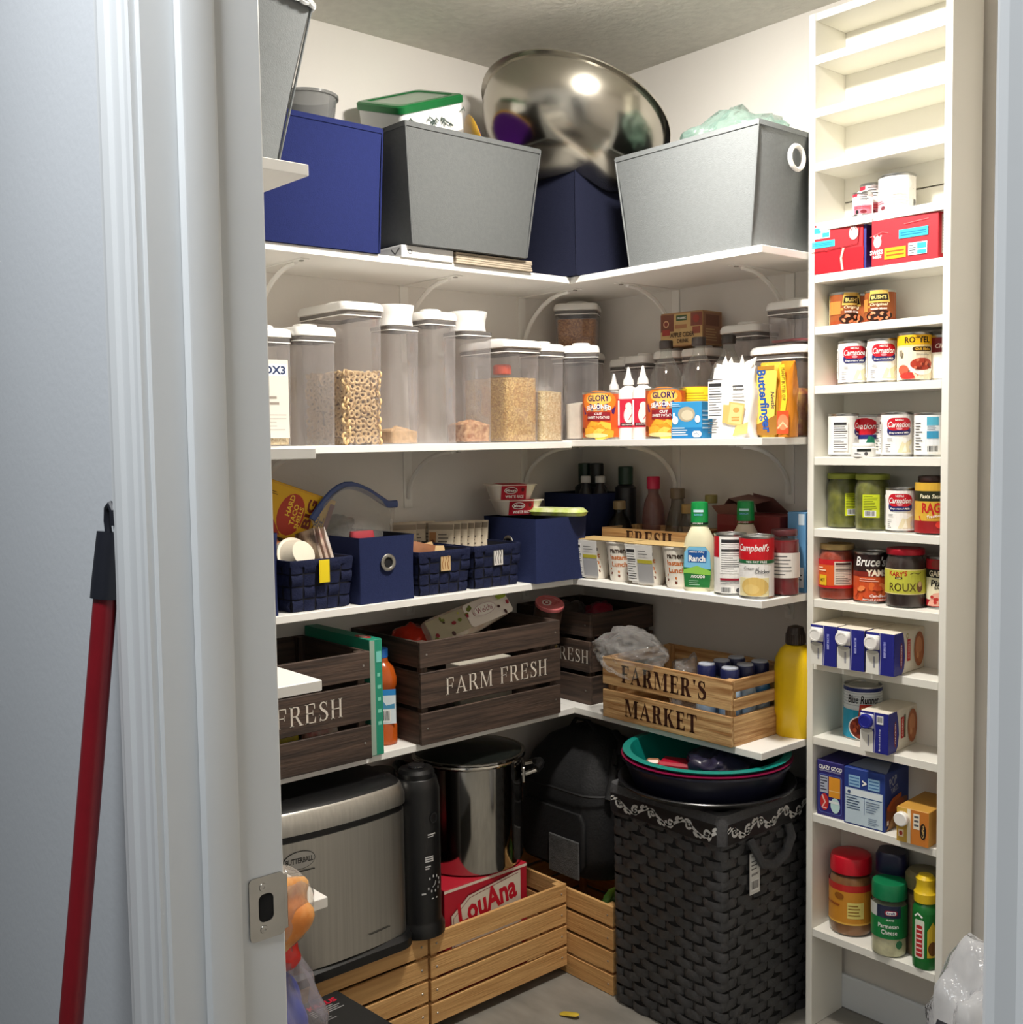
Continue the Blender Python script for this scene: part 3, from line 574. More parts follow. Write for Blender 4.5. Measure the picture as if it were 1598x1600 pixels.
# broth cartons lying on their backs, caps outwards
def broth(label, x, z, rz, capc, small=False, group='broth cartons lying on the rack'):
    w, h, L_ = (.066, .094, .15) if not small else (.066, .092, .16)
    y0 = -.17 if not small else -.165
    t = thing('broth_carton', label, 'carton', (x, 0, z), rz, group)
    blue = (36, 40, 128); mb = MB()
    mb.loft([rr(w, h, .004, 0, 2)] * 2, paper((226, 218, 202))) if 0 else None
    mb.box(-w / 2, w / 2, y0, y0 + .145, .0003, h, paper((224, 216, 200)), .002); mb.build('box_body', t)
    d = D(); yb = .052
    d.rect(-w / 2, .0006, w / 2, h - .0006, blue); d.rect(-w / 2, .0006, -w / 2 + .031, h * .52, (232, 230, 222)); d.rect(-w / 2 + .002, h * .50, -w / 2 + .029, h * .56, (200, 198, 190)); d.ell(-w / 2 + .0155, h * .51, .010, .004, (200, 198, 190)); d.bars(-w / 2 + .018, h * .14, -w / 2 + .022, h * .44, 1, (150, 150, 160), .9, 1, True); d.stroke([(-w / 2 + .0335, .0006), (-w / 2 + .0355, h * .5), (-w / 2 + .0335, h - .001)], .0012, (200, 200, 220))
    if small: d.rect(.006, h * .72, .022, h * .93, (214, 214, 220)); d.code(.007, h * .74, .021, h * .92); d.text('Broth and Soup', .014, h * .34, .004, (220, 220, 235), .05, rot=90, res=1)
    else: d.rect(.008, h * .42, .0155, h * .80, (70, 76, 170)); d.text('BEEF BROTH', .0118, h * .61, .0045, (190, 194, 230), .034, rot=90, res=1)
    d.build('front_print', t, flat((0, y0, 0)))
    e = D(); e.poly([(y0, .0006), (y0 + .036, .0006), (y0 + .046, .012), (y0 + .051, h * .4), (y0 + .048, h * .7), (y0 + .04, h - .0006), (y0, h - .0006)], blue)
    e.ell(y0 + .033, h * .44, .0065, h * .32, (120, 40, 60)); e.text('Swanson' if 0 else 'CHICKEN', y0 + .033, h * .45, .005, (236, 226, 226), .046, rot=90, res=1)
    e.rect(y0 + .060, h * .28, y0 + .075, h * .80, (190, 44, 44)); e.text('COOKING', y0 + .0675, h * .54, .007, (240, 210, 200), .04, rot=90, res=1)
    if small: e.rect(y0 + .076, h * .28, y0 + .082, h * .84, (60, 80, 40))
    else: e.ell(y0 + .060, h * .88, .006, .006, (150, 140, 80)); e.ell(y0 + .060, h * .88, .004, .004, (220, 214, 190))
    e.ell(y0 + .116, h * .5, .024, h * .42, (170, 96, 56)); e.ell(y0 + .114, h * .56, .015, h * .24, (206, 140, 96)); e.ell(y0 + .12, h * .3, .012, h * .13, (190, 116, 70)); e.ell(y0 + .108, h * .36, .006, h * .08, (220, 160, 110))
    e.build('side_print', t, flat((w / 2, 0, 0), (0, 1, 0), (0, 0, 1)))
    c = MB(); c.X = Matrix.Translation((-w / 2 + .0165, y0, h * .76)) @ Matrix.Rotation(PI / 2, 4, 'X')
    c.box(-.016, .016, -.016, .016, .0002, .003, capc if not small else plas((214, 214, 224)), .002); c.lathe([(.0155, .003), (.0165, .004), (.0165, .011), (.0150, .0135), (.0115, .014), (.011, .0132)], capc, 14)
    c.build('screw_cap', t)
    return t
bx = broth('white-capped blue broth carton nearest the wall shelves', .940, RZ[10], 3, M_white)
dup(bx, 'white-capped blue broth carton in the middle of three', (1.010, 0, RZ[10]), 3)
dup(bx, 'white-capped blue broth carton whose printed side shows', (1.082, 0, RZ[10]), 3)
can('bean_can', 'tall blue and grey can with a bowl of red beans', (.985, -.062, RZ[11]), .044, .126, art_beans2, (214, 220, 224), 28, 'cans on the narrow rack')
broth('small broth carton with a blue cap, before the red beans can', 1.064, RZ[11], 4, plas((34, 40, 140)), True)
# toaster pastries and a carton
def popA(d):
    d.text('CRAZY GOOD', 0, .116, .010, WH, .060, .035); d.bars(-.028, .106, .028, .110, 2, (190, 190, 220), .4, 1, True); d.pill(-.030, .008, .030, .100, (90, 110, 180), .12); d.pill(-.0285, .0095, .0285, .0985, (52, 44, 120), .12)
    d.rect(-.026, .056, -.006, .096, (180, 186, 200)); d.bars(-.025, .060, -.007, .094, 5, (60, 60, 80), .4, 2); d.rect(-.003, .048, .026, .096, (230, 156, 50)); d.rect(-.003, .062, .026, .064, (240, 200, 130)); d.ell(-.014, .034, .011, .02, (200, 50, 50)); d.stroke([(-.02, .05), (-.012, .034), (-.02, .02), (-.008, .02)], .004, (240, 190, 180)); d.ell(.014, .030, .012, .018, (196, 226, 224)); d.rect(-.002, .034, .024, .040, (230, 236, 236))
def popB(d):
    for x0 in (-.038, .010): d.rect(x0, .090, x0 + .028, .116, (150, 190, 220)); d.bars(x0 + .002, .092, x0 + .026, .114, 3, (60, 110, 170), .35, 4, True)
    d.text('>', .001, .102, .014, WH, .011, .04); d.rect(-.046, .004, .046, .086, (196, 214, 226)); d.rect(-.044, .070, .044, .084, (226, 236, 240)); d.rect(-.0445, .0680, .0445, .0695, (40, 80, 140)); d.rect(.001, .03, .002, .068, (40, 80, 140)); d.bars(-.042, .036, -.002, .066, 5, (70, 90, 120), .35, 3); d.bars(.006, .036, .042, .064, 5, (90, 110, 140), .3, 6); d.bars(.012, .008, .042, .026, 4, (90, 110, 140), .3, 7); d.ell(-.036, .077, .004, .004, (60, 80, 120))
def popS(d):
    d.text('POP', -.018, .110, .022, (150, 160, 190), .036, .03, rot=12); d.text('TARTS', -.012, .090, .014, (150, 160, 190), .034, .03, rot=12); d.poly([(-.05, .012), (.05, .012), (.05, .062), (-.02, .068), (-.05, .05)], (140, 84, 48)); d.ell(-.005, .052, .04, .014, (176, 90, 40)); d.stroke([(-.046, .05), (-.02, .066), (.02, .072)], .01, (196, 100, 40)); d.poly([(-.05, .002), (.05, .002), (.05, .02), (-.02, .03)], (176, 140, 96)); d.rect(-.048, .014, -.040, .024, WH)
t = carton('pastry_box', 'purple toaster pastry box at the rack side', 'box', (.943, -.080, RZ[12]), 3, .070, .110, .131, (44, 38, 112), popA, group='toaster pastry boxes')
t = carton('pastry_box', 'opened blue toaster pastry box with a raised flap', 'box', (1.034, -.083, RZ[12]), 3, .100, .115, .132, (36, 62, 140), popB, popS, group='toaster pastry boxes')
MB().add([(-.05, -.04, .1325), (.05, -.05, .1325), (.04, -.006, .146), (-.03, .006, .142)], [(0, 1, 2, 3)], paper((120, 130, 150))).build('box_flap', t)
t = carton('cream_carton', 'small orange carton with a white screw cap lying on the rack', 'carton', (1.160, -.085, RZ[12]), 4, .072, .145, .078, (196, 146, 60),
    lambda d: (d.rect(-.036, .001, -.012, .077, (196, 158, 66)), d.rect(-.012, .001, -.004, .077, (236, 226, 200)), d.rect(-.004, .001, .036, .077, (196, 120, 50)), d.rect(-.032, .012, -.020, .028, (236, 214, 180)), d.ell(-.026, .02, .004, .005, (170, 60, 50)), d.rect(.002, .036, .016, .070, (236, 226, 206)), d.bars(.004, .04, .014, .068, 3, GY, .5, 2, True), d.ell(.024, .034, .007, .018, (40, 30, 26)), d.text('Coffee', .024, .034, .005, (220, 180, 110), .028, rot=90, res=1)), None)
c = MB(); c.X = Matrix.Translation((-.022, -.0725, .054)) @ Matrix.Rotation(PI / 2, 4, 'X'); c.lathe([(.0150, .0002), (.0155, .002), (.0155, .013), (.0135, .015)], M_white, 20); c.build('screw_cap', t)
# bottom rack shelf
z = RZ[13]
def pb(d): d.rect(-.14, .030, .14, .112, (206, 140, 46)); d.rect(-.14, .108, .14, .124, (186, 44, 40)); d.rect(-.14, .030, .14, .034, (230, 180, 80)); d.rect(-.010, .046, .028, .084, (226, 210, 120)); d.bars(-.008, .05, .026, .08, 4, (150, 110, 40), .4, 3); d.ell(-.030, .096, .012, .008, (150, 90, 30)); d.text('peanut butter', -.052, .074, .010, (140, 40, 30), .05, .02, .2)
jar('peanut_butter_jar', 'peanut butter jar with a bright red lid', (.968, -.080, z), 34, [(.044, 0), (.048, .004), (.050, .012), (.050, .124), (.047, .134), (.044, .142), (.044, .150)], (150, 98, 52), mat('red_plastic', (200, 20, 40), .35, var=(12, .08), bump=(60, .03)), [(.046, .146), (.0475, .147), (.0475, .176), (.045, .184), (.040, .187), (.02, .188)], pb, group='jars on the bottom rack shelf', lab_r=.0503)
t = thing('drink_mix_tub', 'tall grey drink mix tub with a navy lid behind the parmesan', 'jar', (1.064, -.062, z), 20, 'jars on the bottom rack shelf')
MB().loft([rr(.070, .066, .012, 0), rr(.074, .070, .014, .004), rr(.074, .070, .014, .150), rr(.066, .062, .02, .166)], plas((60, 58, 62))).build('bottle_body', t)
MB().loft([rr(.066, .062, .02, .166), rr(.070, .066, .02, .170), rr(.070, .066, .02, .206), rr(.062, .058, .02, .214)], plas((26, 28, 62))).build('lid', t)
d = D(); d.rect(-.032, .012, .032, .146, (70, 66, 70)); d.rect(-.030, .016, -.012, .142, (196, 192, 190)); d.rect(-.028, .10, -.014, .118, (40, 36, 40)); d.rect(-.028, .05, -.014, .09, (150, 60, 60)); d.bars(-.028, .02, -.014, .046, 4, GY, .4, 2); d.bars(-.006, .03, .028, .12, 7, (120, 114, 118), .4, 5); d.build('front_print', t, flat((0, -.035, 0)))
def parm(d): d.rect(-.10, .044, .10, .118, (26, 122, 62)); d.rect(-.10, .092, .03, .120, (40, 46, 70)); d.rect(-.1, .092, -.024, .12, (200, 204, 200)); d.pill(-.006, .098, .022, .110, (150, 30, 60)); d.pill(-.003, .100, .019, .108, WH); d.text('kraft', .008, .104, .005, (40, 50, 120), .017, .03); d.text('GRATED', .006, .088, .004, WH, .018, res=1); d.text('Parmesan', .002, .074, .010, WH, .044, .01); d.text('Cheese', .004, .060, .011, WH, .034, .01); d.ell(.026, .032, .008, .010, (60, 120, 80), 8)
jar('parmesan_jar', 'grated parmesan jar with a green lid and green label', (1.088, -.115 - .001, z), 24, [(.034, 0), (.038, .003), (.0390, .010), (.0390, .116), (.037, .124), (.036, .128)], (222, 214, 176), plas((16, 116, 72)), [(.036, .1285), (.0385, .130), (.0385, .158), (.036, .165), (.03, .166)], parm, group='jars on the bottom rack shelf', lab_r=.0392, fill_top=.112)
jar('spice_tub', 'brown spice tub with a domed lid at the back of the bottom rack shelf', (1.146, -.066, z), 0, [(.038, 0), (.041, .003), (.041, .145), (.038, .152)], (96, 70, 40), plas((120, 110, 78)), [(.040, .153), (.042, .155), (.042, .182), (.034, .192), (.012, .194)], None, group='jars on the bottom rack shelf')
t = thing('spray_bottle', 'green cooking spray bottle with a yellow cap at the end of the bottom rack shelf', 'bottle', (1.178, -.122, z), 20, 'jars on the bottom rack shelf')
MB().lathe([(.022, 0), (.026, .003), (.0265, .01), (.0265, .132), (.022, .142), (.019, .146)], plas((24, 108, 44)), 30).build('bottle_body', t)
MB().lathe([(.019, .1465), (.024, .148), (.0245, .168), (.021, .172), (.019, .186), (.021, .199), (.015, .206), (.004, .207)], mat('yellow_cap', (226, 190, 30), .35, var=(9, .06)), 26).build('cap', t)
d = D(); d.rect(-.05, .020, .05, .126, (26, 112, 46)); d.pill(-.020, .026, .002, .112, (214, 220, 200), .2); d.pill(-.016, .03, -.002, .10, (190, 40, 44), .2); d.bars(-.015, .034, -.003, .096, 6, (240, 220, 210), .3, 3, True); d.stroke([(-.02, .118), (-.012, .126), (-.002, .118)], .004, WH); d.poly([(.008, .03), (.03, .03), (.034, .08), (.02, .11), (.008, .09)], (206, 176, 50)); d.ell(.02, .05, .01, .016, (110, 70, 30)); d.build('paper_label', t, cyl(.0266), strip=.006)

# ------------------------------------------------------------------ second shelf: clear canisters and groceries
Z2 = ZS[1]; Z2B = Z2 + .004
M_rice = mat('brown_rice_grains', (226, 192, 122), rough=.7, var=(120, .3), c2=(184, 142, 80), bump=(230, .5), kind='voronoi')
M_oats = mat('pale_grains', (236, 218, 170), rough=.7, var=(120, .3), c2=(204, 176, 122), bump=(210, .5), kind='voronoi')
M_flour = mat('flour', (228, 220, 202), rough=.9, var=(40, .12), bump=(60, .2))
M_sugar = mat('brown_sugar', (222, 186, 142), rough=.9, var=(60, .25), bump=(90, .4))
M_wheat = mat('dark_grains', (190, 136, 82), rough=.7, var=(120, .3), c2=(140, 90, 50), bump=(240, .5), kind='voronoi')
M_crumb = mat('granola_lumps', (226, 184, 138), rough=.8, var=(90, .5), c2=(170, 112, 70), bump=(70, .8))
M_oat_o = mat('toasted_oat', (232, 200, 148), rough=.75, var=(50, .15), bump=(120, .2))
def canister(label, loc, rotz, w, d, h, lid='button', fill=None, fillh=0, lump=False, group='clear canisters with white lids', hole=True):
    """Clear square canister, white press lid with a button, or a flared pour cap."""
    t = thing('canister', label, 'canister', loc, rotz, group)
    hl = .026 if lid == 'button' else .052; hb = h - hl - .012
    r = min(w, d) * .17
    MB().loft([rr(w * .93, d * .93, r, .0006), rr(w * .95, d * .95, r, .004), rr(w, d, r, hb * .9), rr(w, d, r, hb)], M_clear, True, False).build('clear_body', t)
    g = MB(); g.loft([rr(w * 1.01, d * 1.01, r, hb), rr(w * 1.03, d * 1.03, r, hb + .002), rr(w * 1.03, d * 1.03, r, hb + .010)], M_gask, False, False); g.loft([rr(w * 1.035, d * 1.035, r, hb - .001), rr(w * 1.035, d * 1.035, r, hb + .0015)], M_white, False, False); g.build('seal_band', t)
    m = MB()
    if lid == 'button':
        z0 = hb + .0105
        m.loft([rr(w * 1.0, d * 1.0, r, z0), rr(w * 1.08, d * 1.08, r * 1.1, z0 + .002), rr(w * 1.08, d * 1.08, r * 1.1, z0 + .010), rr(w * 1.02, d * 1.02, r * 1.1, z0 + .019), rr(w * .92, d * .92, r * 1.1, z0 + .0215)], M_white); m.build('lid', t, 30)
        b = MB(); b.lathe([(w * .27, z0 + .0217), (w * .27, z0 + .0275), (w * .24, z0 + .0295), (w * .1, z0 + .0297)], M_white, 26); b.build('lid_button', t)
    else:
        z0 = hb + .0105; q = min(w, d) / 2
        m.lathe([(q * .98, z0), (q * 1.02, z0 + .002), (q * .98, z0 + .014), (q * 1.0, z0 + .030), (q * 1.10, z0 + .046), (q * 1.10, z0 + .050), (q * .95, z0 + .0505), (q * .93, z0 + .044)], M_white, 36); m.build('pour_cap', t)
    if fill and fill != 'rings':
        ww, dd = w * .93 - .006, d * .93 - .006; n = 10; mb = MB()
        rings = [rr(ww, dd, r * .85, .0035), rr(ww + .003, dd + .003, r * .85, fillh)]
        mb.loft(rings, fill, True, False)
        k = 5; prev = rings[-1]; rd = random.Random(int(w * 9999))
        top = [prev]
        for s_ in (.75, .5, .25, .06):
            top.append([(p[0] * s_, p[1] * s_, fillh + (1 - s_) * (.012 if lump else .006) + rd.uniform(-.004, .004) * (1 if lump else .4)) for p in prev])
        mb.loft(top, fill, False, True); o = mb.build('contents', t, 60); 
    return t
c_first = canister('clear canister at the door jamb with a label sheet inside', (.175, -1.160, Z2), 90, .100, .100, .262, fill=M_oats, fillh=.15)
d = D(); d.rect(-.034, .006, .036, .175, (222, 218, 208)); d.bars(-.03, .02, .03, .06, 5, (190, 186, 178), .3, 2); d.rect(-.022, .140, .034, .166, (232, 234, 240)); d.text('DX3', .004, .153, .018, (30, 50, 90), .05, .03); d.bars(-.02, .075, .02, .1, 2, (150, 140, 130), .4, 3); d.build('label_sheet', c_first, flat((0, -.0505, .012)))
canister('clear empty canister with a button lid next to the labelled one', (.190, -1.058, Z2), 90, .100, .105, .268)
ch = canister('widest clear canister, half full of oat ring cereal', (.150, -.940, Z2), 90, .108, .200, .330)
def rings(t):
    rd = random.Random(3); mb = MB(); R0, r0 = .0066, .0030; w, d_, h = .108 * .93, .2 * .93, .168
    MB().loft([rr(w - .026, d_ - .026, .01, .0035), rr(w - .026, d_ - .026, .01, h - .008)], mat('oat_gap_shade', (150, 112, 66), rough=.9, var=(90, .4), bump=(90, .6))).build('contents_core', t)  # darker core: shade in the gaps between rings, put into the colour
    def ring(c, n):
        n = Vector(n).normalized(); q = n.to_track_quat('Z', 'Y').to_matrix().to_4x4(); mb.X = Matrix.Translation(c) @ q
        vs = []; A, B = 9, 5
        for i in range(A):
            for j in range(B):
                a = 2 * PI * i / A; b = 2 * PI * j / B; vs.append(((R0 + r0 * math.cos(b)) * math.cos(a), (R0 + r0 * math.cos(b)) * math.sin(a), r0 * math.sin(b)))
        mb.add(vs, [(i * B + j, ((i + 1) % A) * B + j, ((i + 1) % A) * B + (j + 1) % B, i * B + (j + 1) % B) for i in range(A) for j in range(B)], M_oat_o)
    for face, (u0, u1) in (('f', (-w / 2 + .006, w / 2 - .006)), ('r', (-d_ / 2 + .006, d_ / 2 - .006)), ('l', (-d_ / 2 + .006, d_ / 2 - .006))):
        u = u0
        while u < u1:
            zz = .010
            while zz < h - .004:
                uu = u + rd.uniform(-.003, .003); z_ = zz + rd.uniform(-.0035, .0035); dn = .0050 + rd.uniform(0, .004); tl = (rd.uniform(-.55, .55), rd.uniform(-.55, .55))
                if face == 'f': ring((uu, -d_ / 2 + dn, z_), (tl[0], -1, tl[1]))
                elif face == 'r': ring((w / 2 - dn, uu, z_), (1, tl[0], tl[1]))
                else: ring((-w / 2 + dn, uu, z_), (-1, tl[0], tl[1]))
                zz += .0150
            u += .0150
    for i in range(120): ring((rd.uniform(-.4, .4) * w, rd.uniform(-.42, .42) * d_, h - .008 + rd.uniform(-.003, .006)), (rd.uniform(-.6, .6), rd.uniform(-.6, .6), 1))
    mb.X = Matrix.Identity(4); mb.build('cereal_rings', t, 60, kind='stuff')
rings(ch)
canister('tall clear canister with a flared white cap and a little brown sugar', (.200, -.822, Z2), 90, .088, .088, .330, 'flare', M_sugar, .030, True)
canister('tall clear empty canister between the two flared caps', (.205, -.718, Z2), 90, .094, .094, .322)
canister('tall clear canister with a flared white cap over granola lumps', (.205, -.604, Z2), 90, .092, .092, .328, 'flare', M_crumb, .045, True)
cw = canister('wide clear canister full of brown rice, a red-capped bottle inside', (.150, -.452, Z2), 90, .118, .200, .268, fill=M_rice, fillh=.165)
MB().lathe([(.022, .175), (.024, .177), (.024, .196), (.02, .2)], plas((206, 80, 50)), 20, cx=-.030, cy=-.045).build('red_cap', cw)
canister('clear canister of pale grain at the bend of the second shelf', (.205, -.352, Z2), 90, .086, .092, .262, fill=M_oats, fillh=.13)
canister('clear canister of flour behind the first sweet potato can', (.245, -.245, Z2B), 45, .092, .092, .256, fill=M_flour, fillh=.095)
canister('low clear canister in the corner holding up the grain canister', (.092, -.105, Z2B), 20, .118, .118, .255)
canister('square clear canister of dark grain stacked in the shelf corner', (.092, -.105, Z2B + .2562), 38, .118, .118, .135, fill=M_wheat, fillh=.084)
canister('clear canister low lid behind the glue bottles', (.240, -.070, Z2B), 0, .060, .060, .228)
canister('wider clear canister behind the glue bottles', (.318, -.070, Z2B), 0, .078, .090, .232)
canister('clear canister behind the vinegar bottle, under the cider box', (.425, -.070, Z2B), 0, .080, .090, .238)
canister('clear canister under the cider box and next to the wall', (.522, -.070, Z2B), 0, .082, .090, .238)
canister('clear canister behind the third vinegar bottle', (.640, -.064, Z2B), 0, .112, .096, .200)
canister('clear flat canister stacked behind the third vinegar bottle', (.665, -.066, Z2B + .2003), 0, .112, .100, .086)
big = canister('large clear canister with a thick white lid behind the candy bags', (.806, -.088, Z2B), 0, .142, .150, .222)
MB().loft([rr(.128, .128, .02, .004), rr(.13, .13, .02, .10), rr(.10, .10, .02, .115)], mat('wrapped_sweets', (150, 60, 40), .4, var=(40, .7), c2=(214, 170, 60), bump=(50, .6))).build('contents', big)
canister('clear canister standing on the large canister by the can rack', (.820, -.080, Z2B + .2222), 0, .112, .118, .105, fill=plas((170, 40, 50)), fillh=.008)
def cider(d): 
    d.rect(-.066, .004, .066, .084, (196, 164, 110)); d.rect(-.066, .040, -.024, .084, (120, 70, 52)); d.rect(.030, .050, .066, .084, (126, 70, 56)); d.rect(-.016, .066, .018, .080, (60, 84, 50)); d.text('ORGANIC', .001, .073, .006, WH, .028, res=1); d.ell(-.048, .060, .009, .009, (214, 170, 130)); d.ell(-.048, .06, .006, .006, (130, 60, 50)); d.rect(-.020, .046, .018, .056, (170, 120, 80)); d.rect(-.060, .03, -.036, .045, (160, 60, 50)); d.rect(.036, .03, .060, .048, (150, 80, 60)); d.text('APPLE CIDER', .004, .030, .012, (66, 44, 30), .076, .02); d.text('DRINK', .006, .014, .010, (66, 44, 30), .036, .02); d.ell(.048, .068, .01, .01, (150, 60, 50))
def ciderS(d): d.rect(-.04, .004, .04, .084, (140, 100, 76)); d.rect(-.03, .05, .03, .078, (110, 70, 54)); d.bars(-.03, .01, .03, .044, 5, (180, 150, 110), .4, 3)
carton('cider_box', 'apple cider drink box standing on the canister lids', 'box', (.482, -.072, Z2B + .2392), 4, .132, .088, .088, (166, 128, 86), cider, ciderS)
sp = can('food_can', 'orange sweet potato can nearest the grain canisters', (.337, -.262, Z2B), .0505, .124, art_glory, (206, 84, 34), 34, 'sweet potato cans')
dup(sp, 'orange sweet potato can beside the blue cup-picture box', (.557, -.262, Z2B), 36)
def vin(label, x, y, s=1.0):
    t = thing('vinegar_bottle', label, 'bottle', (x, y, Z2B), 32, 'round glass vinegar bottles'); t.scale = (s, s, s)
    pf = [(.042, 0), (.046, .004), (.0475, .012), (.0475, .130), (.046, .148), (.038, .172), (.026, .192), (.017, .208), (.0145, .216), (.0145, .232)]
    MB().lathe(pf, M_glass, 32, cap1=False).build('glass_body', t)
    MB().lathe([(.001, .003), (.044, .005), (.0455, .013), (.0455, .128), (.001, .1285)], mat('vinegar_amber', (186, 112, 52), rough=.15, var=(12, .2)), 28, cap0=False, cap1=False).build('vinegar', t)
    MB().lathe([(.0155, .2295), (.0175, .231), (.0175, .249), (.016, .251), (.004, .2512)], plas((52, 44, 40)), 22).build('cap', t)
    d = D(); d.rect(-.034, .012, .085, .126, (238, 206, 40)); d.bars(-.045, .070, .05, .114, 7, (186, 140, 30), .3, 3); d.rect(-.034, .012, .085, .020, (200, 60, 40)); d.bars(-.04, .03, .04, .06, 4, (196, 120, 40), .35, 5); d.build('paper_label', t, cyl(.0477), strip=.008); return t
vin('glass vinegar bottle behind the second sweet potato can', .482, -.172); vin('glass vinegar bottle above the blue cup-picture box', .592, -.176); vin('glass vinegar bottle behind the white cracker bag', .672, -.160)
def glue(label, x, y, s=1.0, plain=False):
    t = thing('squeeze_bottle', label, 'bottle', (x, y, Z2B), 32, 'white squeeze bottles'); t.scale = (s, s, s)
    MB().loft([rr(.050, .036, .012, 0), rr(.054, .040, .014, .004), rr(.054, .040, .014, .116), rr(.050, .037, .016, .128), rr(.026, .026, .012, .136), rr(.022, .022, .011, .140)], M_white).build('bottle_body', t)
    MB().lathe([(.0125, .1402), (.0150, .141), (.0140, .150), (.0125, .155), (.0085, .160), (.0070, .168), (.0035, .184), (.002, .187)], M_white, 20).build('nozzle', t)
    if not plain:
        d = D(); d.rect(-.025, .030, .025, .104, (192, 36, 60)); d.ell(.004, .062, .013, .022, (240, 232, 220)); d.ell(.004, .085, .009, .010, (240, 232, 220)); d.stroke([(.004, .05), (.016, .07), (.012, .09)], .002, (192, 36, 60)); d.rect(-.018, .034, .020, .042, (70, 20, 26)); d.rect(-.024, .036, -.020, .1, WH); d.text('DECORATING', .001, .038, .0035, WH, .03, res=1); d.build('front_print', t, flat((0, -.020, 0)))
    return t
glue('white squeeze bottle beside the first sweet potato can', .396, -.222); glue('white squeeze bottle half hidden by the second sweet potato can', .452, -.228); glue('white squeeze bottle behind the first sweet potato can', .285, -.160, .95, True); glue('small white squeeze bottle deep behind the flour', .330, -.150, .86, True)
def bluebox(d):
    d.ell(0, .058, .023, .018, (176, 164, 140)); d.ell(.002, .056, .016, .012, (206, 196, 170)); d.rect(-.041, .002, .041, .026, (30, 112, 170)); d.bars(-.038, .006, .012, .028, 4, WH, .35, 3); d.ell(-.03, .044, .008, .010, WH); d.rect(-.036, .052, -.030, .062, WH); d.ell(.030, .046, .007, .009, WH); d.pill(.016, .003, .040, .018, WH); d.stroke([(.02, .01), (.028, .013), (.034, .008)], .0016, (60, 110, 150)); d.bars(-.038, .076, -.01, .084, 2, (190, 220, 240), .4, 3)
carton('mug_box', 'small sky-blue box with a round picture window', 'box', (.642, -.262, Z2B), 12, .080, .060, .088, (48, 146, 204), bluebox, lambda d: d.bars(-.026, .02, .02, .07, 5, (190, 220, 240), .35, 3))
def pouch(name, label, cat, loc, rotz, w, d_, h, m, crimp=True, seed=1, group=None):
    t = thing(name, label, cat, loc, rotz, group); rd = random.Random(seed); rg = []
    for k in range(9):
        f = k / 8; dd = d_ * (1 - .85 * max(0, (f - .72) / .28)) ; ww = w * (1 - .05 * math.sin(f * 9)); ring = rr(ww, max(dd, .004), min(ww, max(dd, .004)) * .35, h * f, 4)
        rg.append([(p[0] + rd.uniform(-.002, .002), p[1] + rd.uniform(-.0025, .0025), p[2] + (rd.uniform(-.002, .002) if 0 < k else .0005)) for p in ring])
    MB().loft(rg, m).build('pouch_body', t, 70); return t
wb = pouch('cracker_bag', 'white paper cracker bag with a twisted top and cookie picture', 'bag', (.757, -.246, Z2B), 10, .108, .066, .165, paper((240, 238, 234)), seed=4)
m = MB(); rd = random.Random(2)
for k in range(7):
    a = k * .9; m.add([(-.045 + k * .014, -.01, .150), (-.030 + k * .014, .012, .152), (-.038 + k * .015 + rd.uniform(-.01, .01), rd.uniform(-.02, .02), .180 + rd.uniform(-.012, .024)), (-.05 + k * .015, .004, .176)], [(0, 1, 2), (0, 2, 3), (1, 2, 3)], paper((240, 238, 234)))
m.build('twisted_top', wb)
d = D(); d.facts(-.052, .046, -.014, .132); d.bars(-.052, .01, -.014, .04, 5, GY, .3, 4); d.rect(-.052, .135, -.014, .138, GY); d.rect(.012, .116, .040, .121, GY); d.text('Honey', .026, .112, .007, GY, .026, 0, .2); d.bars(.012, .09, .046, .104, 2, (170, 168, 166), .4, 5)
d.stroke([(.0, .034), (.004, .076)], .03, (222, 182, 110)); d.poly([(-.004, .032), (.036, .026), (.044, .078), (.004, .084)], (226, 184, 112)); d.poly([(0, .036), (.033, .031), (.040, .074), (.008, .080)], (236, 204, 140)); d.ell(.022, .064, .008, .006, (206, 156, 84)); d.bars(.010, .038, .030, .050, 2, (206, 156, 84), .5, 3, True); d.poly([(.012, .004), (.05, .010), (.052, .036), (.020, .026)], (230, 190, 120)); d.build('front_print', wb, flat((0, -.0342, 0)))
bf = pouch('candy_bag', 'yellow and blue candy bar bag with sideways lettering', 'bag', (.832, -.204, Z2B), 4, .056, .044, .172, mat('foil_yellow', (216, 170, 50), .3, .2, var=(16, .25), bump=(30, .2)), seed=6, group='candy bags')
d = D(); d.rect(-.027, .006, .027, .05, (150, 104, 40)); d.poly([(-.027, .03), (.02, .05), (.027, .15), (.0, .168), (-.027, .15)], (236, 200, 90)); d.text('Butterfinger', -.010, .084, .030, (24, 60, 140), .148, .035, .1, -83); d.text('Butterfinger', -.0104, .0842, .0285, (36, 90, 170), .146, .0, .1, -83); d.text('Nestle', .016, .085, .010, (60, 60, 80), .040, .01, .2, -85); d.rect(-.024, .155, .02, .164, (170, 120, 40)); d.build('front_print', bf, flat((0, -.0236, 0)))
of = pouch('candy_bag', 'orange peanut butter cup bag squeezed against the can rack', 'bag', (.8785, -.208, Z2B), 2, .036, .040, .172, mat('foil_orange', (226, 140, 30), .3, .2, var=(16, .25), bump=(30, .2)), seed=7, group='candy bags')
